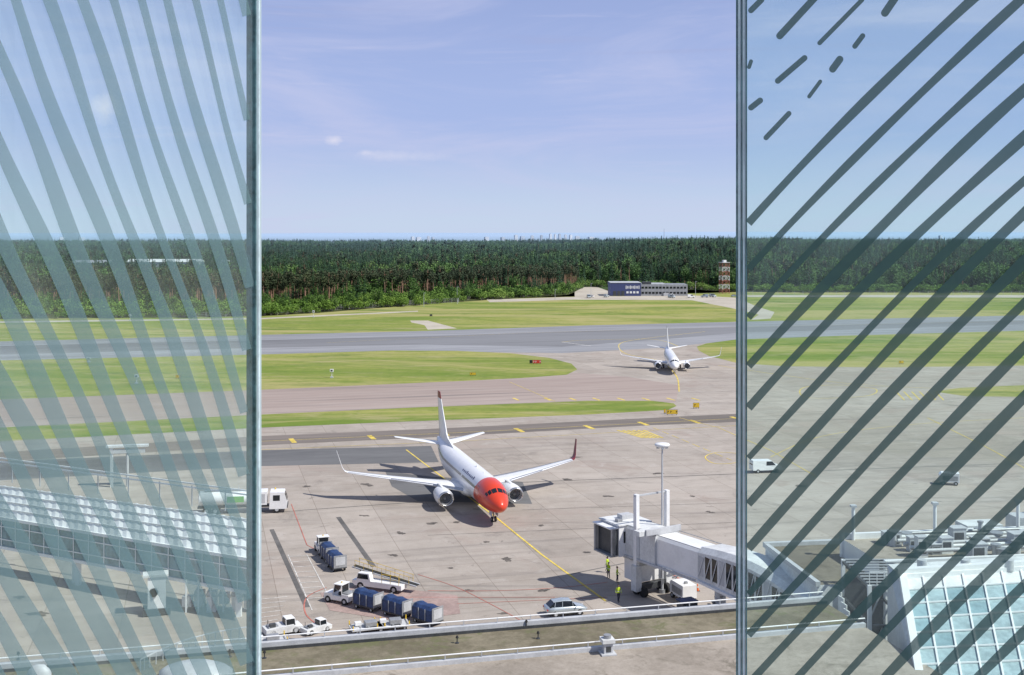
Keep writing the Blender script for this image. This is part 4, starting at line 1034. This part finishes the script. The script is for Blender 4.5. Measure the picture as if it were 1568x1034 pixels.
# ------------------------------------------------------------------ foreground glass panels
def gmat(name,tint,haz,hazcol,gl):
    m,nt,out=newmat(name)
    t=nt.nodes.new('ShaderNodeBsdfTransparent'); t.inputs[0].default_value=lin(tint)
    d=nt.nodes.new('ShaderNodeBsdfDiffuse'); 
    tc=nt.nodes.new('ShaderNodeTexCoord'); f=ramp(nt,nz(nt,tc.outputs['Object'],2.6,3,.5,.4),.35,.7)
    d.inputs[0].default_value=lin(hazcol)  # pale diffuse veil stands in for soft reflections on the glass
    g=nt.nodes.new('ShaderNodeBsdfGlossy'); g.inputs['Roughness'].default_value=.02
    m1=nt.nodes.new('ShaderNodeMixShader'); nt.links.new(mth(nt,'MULTIPLY',mth(nt,'ADD',mth(nt,'MULTIPLY',f,.9),.5),haz),m1.inputs[0])
    nt.links.new(t.outputs[0],m1.inputs[1]); nt.links.new(d.outputs[0],m1.inputs[2])
    m2=nt.nodes.new('ShaderNodeMixShader'); m2.inputs[0].default_value=gl
    nt.links.new(m1.outputs[0],m2.inputs[1]); nt.links.new(g.outputs[0],m2.inputs[2]); nt.links.new(m2.outputs[0],out.inputs[0]); return m
def fritmat(name,col,op):
    m,nt,out=newmat(name)
    t=nt.nodes.new('ShaderNodeBsdfTransparent'); d=nt.nodes.new('ShaderNodeBsdfDiffuse')
    tc=nt.nodes.new('ShaderNodeTexCoord'); f=nz(nt,tc.outputs['Object'],9,4,.6)
    nt.links.new(mixc(nt,f,tuple(x*.85 for x in col),tuple(x*1.15 for x in col)),d.inputs[0])
    mx=nt.nodes.new('ShaderNodeMixShader'); mx.inputs[0].default_value=op
    nt.links.new(t.outputs[0],mx.inputs[1]); nt.links.new(d.outputs[0],mx.inputs[2]); nt.links.new(mx.outputs[0],out.inputs[0]); return m
class Pane:
    def __init__(s,xa,Da,xb,Db):
        s.A=Vector(((xa-CX)/F*Da,Da)); s.B=Vector(((xb-CX)/F*Db,Db)); d=(s.B-s.A).normalized(); s.n=Vector((d.y,-d.x)) 
        if s.n.y>0: s.n=-s.n
    def p(s,x,y,off=0):
        tx=(x-CX)/F; n=s.n; t=(s.A.dot(n))/(tx*n.x+n.y)
        q=Vector((tx*t,t))+n*off
        return Vector((q.x,q.y,H-(y-HY)/F*t))
def slab(b,pn,x0,x1,z0,z1,o0,o1,mat):
    q=[pn.p(x0,HY,o0),pn.p(x1,HY,o0),pn.p(x1,HY,o1),pn.p(x0,HY,o1)]
    vs=[(v.x,v.y,z0) for v in q]+[(v.x,v.y,z1) for v in q]
    b.add(vs,[(3,2,1,0),(4,5,6,7),(0,1,5,4),(1,2,6,5),(2,3,7,6),(3,0,4,7)],mat)
def ribbon(b,pn,pts,ws,mat,off):
    L=[];R=[]
    for i,(x,y) in enumerate(pts):
        x0,y0=pts[max(i-1,0)];x1,y1=pts[min(i+1,len(pts)-1)]; l=math.hypot(x1-x0,y1-y0); nx=-(y1-y0)/l; ny=(x1-x0)/l
        w=ws[i]/2; L.append((x+nx*w,y+ny*w)); R.append((x-nx*w,y-ny*w))
    n=len(pts); vs=[pn.p(x,y,off) for x,y in L+R]
    b.add(vs,[(i,i+1,n+i+1,n+i) for i in range(n-1)],mat)
def capsule(b,pn,p0,p1,w,mat,off):
    dx,dy=p1[0]-p0[0],p1[1]-p0[1]; a=math.atan2(dy,dx); pts=[]
    for i in range(9): t=a+math.pi/2+math.pi*i/8; pts.append((p0[0]+w/2*math.cos(t),p0[1]+w/2*math.sin(t)))
    for i in range(9): t=a-math.pi/2+math.pi*i/8; pts.append((p1[0]+w/2*math.cos(t),p1[1]+w/2*math.sin(t)))
    b.add([pn.p(x,y,off) for x,y in pts],[tuple(range(18))],mat)
GL=gmat('left_veiled_glass',(.93,.99,.98),.065,(.72,.79,.82),.04)
GR=gmat('right_clear_glass',(.92,.99,.975),.03,(.7,.8,.8),.02)
FL=fritmat('translucent_frit',(.115,.185,.20),.64); FR=fritmat('dense_frit',(.06,.105,.10),.88)
edgeL=pm('polished_glass_edge',(.55,.66,.70),.15,var=.3,scale=9); edgeD=pm('dark_glass_edge',(.06,.13,.14),.25,var=.6,scale=14)
edgeM=fritmat('translucent_glass_edge',(.50,.60,.64),.65)
e=empty('glass_panel'); pn=Pane(-20,1.42,392,2.0)
b=MB(); slab(b,pn,-300,388,36.3,38.5,-.014,-.002,GL); b.obj('pane',e)
b=MB(); random.seed(4)
q=-680
while q<520:
    pts_=[];ws=[]
    wq=random.uniform(22,28); jit=random.uniform(-5,5); ph=random.uniform(0,6)
    for k in range(36):
        y=-40+k*32; qq=q+jit+.37*y+.00012*y*y+4*math.sin(y*.014+ph)
        x=qq-qq*qq/2400
        if x>383 or qq>1150: break
        if x<-160: continue
        pts_.append((x,y)); ws.append(wq*(1-qq/1250)*(.82+.16*math.sin(y*.01+ph*2))*(.88+.5*max(0,y)/1034))
    if len(pts_)>1: ribbon(b,pn,pts_,ws,FL,.0)
    q+=54
b.obj('printed_stripes',e)
b=MB(); slab(b,pn,388.2,390,36.3,38.5,-.014,.004,edgeD); slab(b,pn,390.2,398,36.3,38.5,-.014,.003,edgeM); slab(b,pn,392,394,36.3,38.5,.0035,.005,edgeL); b.obj('pane_edge',e)
b=MB(); slab(b,pn,-300,400,36.2,36.32,-.05,.05,grey); b.obj('base_channel',e)
e=empty('glass_panel'); pn=Pane(1135,2.0,1600,1.9)
b=MB(); slab(b,pn,1144,1900,36.3,38.5,-.014,-.002,GR); b.obj('pane',e)
b=MB(); random.seed(9)
y0=345
while y0<1700:
    pts_=[];ws=[]; wq=random.uniform(13,18)
    for k in range(28):
        x=1146+k*22; dx=x-1146; y=y0-1.12*dx+.00030*dx*dx*(1 if y0<700 else .6)+3*math.sin(x*.01+y0)
        pts_.append((x,y)); ws.append(wq*(.75+.45*k/27)*(1+.1*math.sin(x*.03+y0)))
    ribbon(b,pn,pts_,ws,FR,0); 
    y0+=random.uniform(66,76)
for p0_,p1_,w in [((1194,55),(1252,-8),11),((1255,66),(1320,0),7),((1355,20),(1372,-5),12),((1191,124),(1232,89),9),((1239,148),(1256,125),6),((1275,106),(1286,91),11),((1309,71),(1321,55),8),((1173,211),(1208,174),8),((1150,165),(1164,154),9),((1147,103),(1150,94),6),((1150,16),(1166,0),9)]:
    capsule(b,pn,p0_,p1_,w,FR,0)
b.obj('printed_stripes',e)
b=MB()
for x0,x1,o,m_ in ((1127,1129.5,.004,edgeD),(1129.7,1134.6,.002,edgeM),(1134.8,1136.6,.004,edgeD),(1136.8,1141.6,.002,edgeM),(1141.8,1144,.004,edgeD),(1131,1132.6,.0035,edgeL),(1138.4,1140,.0035,edgeL)): slab(b,pn,x0,x1,36.3,38.5,-.016 if m_!=edgeL else .0025,o,m_)
b.obj('pane_edge',e)
b=MB(); slab(b,pn,1120,1900,36.2,36.32,-.05,.05,grey); b.obj('base_channel',e)
b=MB(); b.box((0,-.6,35.9),(8,5.6,.3),lgrey); b.box((0,-1.2,17.8),(7,4,35.6),lgrey); b.obj('observation_tower')
# ------------------------------------------------------------------ world, sun, camera
el=math.radians(50); ts=Vector((.935*math.cos(el),-.355*math.cos(el),math.sin(el))).normalized()
w=bpy.data.worlds.new('World'); scn.world=w; w.use_nodes=True; nt=w.node_tree; nt.nodes.clear()
out=nt.nodes.new('ShaderNodeOutputWorld'); bg=nt.nodes.new('ShaderNodeBackground'); sky=nt.nodes.new('ShaderNodeTexSky'); sky.sky_type='NISHITA'; sky.sun_disc=False
sky.sun_elevation=el; sky.sun_rotation=math.atan2(ts.x,ts.y); sky.air_density=1.0; sky.dust_density=.3; sky.ozone_density=2.0; sky.altitude=50
tc=nt.nodes.new('ShaderNodeTexCoord')
gz=nt.nodes.new('ShaderNodeSeparateXYZ'); nt.links.new(tc.outputs['Generated'],gz.inputs[0]); Z=gz.outputs[2]
hz=mixc(nt,ramp(nt,Z,.0,.10),(5.3,6.4,8.3),(3.75,4.7,7.8)); hz=mixc(nt,ramp(nt,Z,.09,.24),hz,(3.1,3.9,6.9))
amt=mth(nt,'SUBTRACT',.92,mth(nt,'MULTIPLY',ramp(nt,Z,.15,.6),.85))
base=mixc(nt,amt,sky.outputs[0],hz)
v=mapping(nt,tc.outputs['Generated'],(1.6,1.6,8),(0,.08,0),(3.1,.4,.2))
c1n=ramp(nt,nz(nt,v,2.2,9,.62,.7),.40,.72)
v2=mapping(nt,tc.outputs['Generated'],(2.5,2.5,36),(0,-.06,0),(.3,1.4,.9))
c2n=ramp(nt,nz(nt,v2,2.0,9,.68,.6),.54,.74)
fac=mth(nt,'ADD',mth(nt,'MULTIPLY',c1n,.55),mth(nt,'MULTIPLY',c2n,.28))
fac=mth(nt,'MINIMUM',fac,.8)
cc=mixc(nt,fac,base,(5.6,5.85,8.0))
v4=mapping(nt,tc.outputs['Generated'],(2,2,60),(0,.05,0),(1.3,.2,.35)); gsh=mth(nt,'MULTIPLY',ramp(nt,nz(nt,v4,1.6,7,.6,.4),.56,.72),mth(nt,'MULTIPLY',ramp(nt,Z,.13,.16),.35))
cc=mixc(nt,gsh,cc,(3.7,4.1,6.4))
pf=None
for px,py,rx,rz_,k in ((512,215,.010,.006,.9),(160,165,.018,.016,.8),(610,239,.05,.006,.4),(560,234,.010,.003,.4)):
    dv=Vector(((px-CX)/F,1,(HY-py)/F)).normalized()
    sb=nt.nodes.new('ShaderNodeVectorMath'); sb.operation='SUBTRACT'; nt.links.new(tc.outputs['Generated'],sb.inputs[0]); sb.inputs[1].default_value=dv
    sc=nt.nodes.new('ShaderNodeVectorMath'); sc.operation='MULTIPLY'; nt.links.new(sb.outputs[0],sc.inputs[0]); sc.inputs[1].default_value=(1/rx,1/rx,1/rz_)
    ln=nt.nodes.new('ShaderNodeVectorMath'); ln.operation='LENGTH'; nt.links.new(sc.outputs[0],ln.inputs[0])
    nn_=nz(nt,tc.outputs['Generated'],110,6,.65)
    m_=mth(nt,'MULTIPLY',mth(nt,'SUBTRACT',1.45,mth(nt,'ADD',ln.outputs['Value'],mth(nt,'MULTIPLY',nn_,1.1)),clamp=True),k)
    pf=m_ if pf is None else mth(nt,'ADD',pf,m_)
cc=mixc(nt,mth(nt,'MINIMUM',pf,.8),cc,(7.4,7.3,8.5))
nt.links.new(cc,bg.inputs[0]); bg.inputs[1].default_value=.105
nt.links.new(bg.outputs[0],out.inputs[0])
ld=bpy.data.lights.new('sun','SUN'); ld.energy=5.0; ld.angle=math.radians(.5); ld.color=(1,.965,.91)
lo=bpy.data.objects.new('sun',ld); COL.objects.link(lo); lo.rotation_euler=(-ts).to_track_quat('-Z','Y').to_euler(); lo.location=(50,-50,80)
cam=bpy.data.cameras.new('camera'); co=bpy.data.objects.new('camera',cam); COL.objects.link(co)
co.location=(0,0,H); co.rotation_euler=(math.pi/2,0,0); cam.sensor_width=36; cam.lens=36*F/1568; cam.shift_y=-(517-HY)/1568
cam.clip_start=.05; cam.clip_end=30000; scn.camera=co
scn.view_settings.view_transform='Standard'; scn.view_settings.look='None'; scn.view_settings.exposure=0
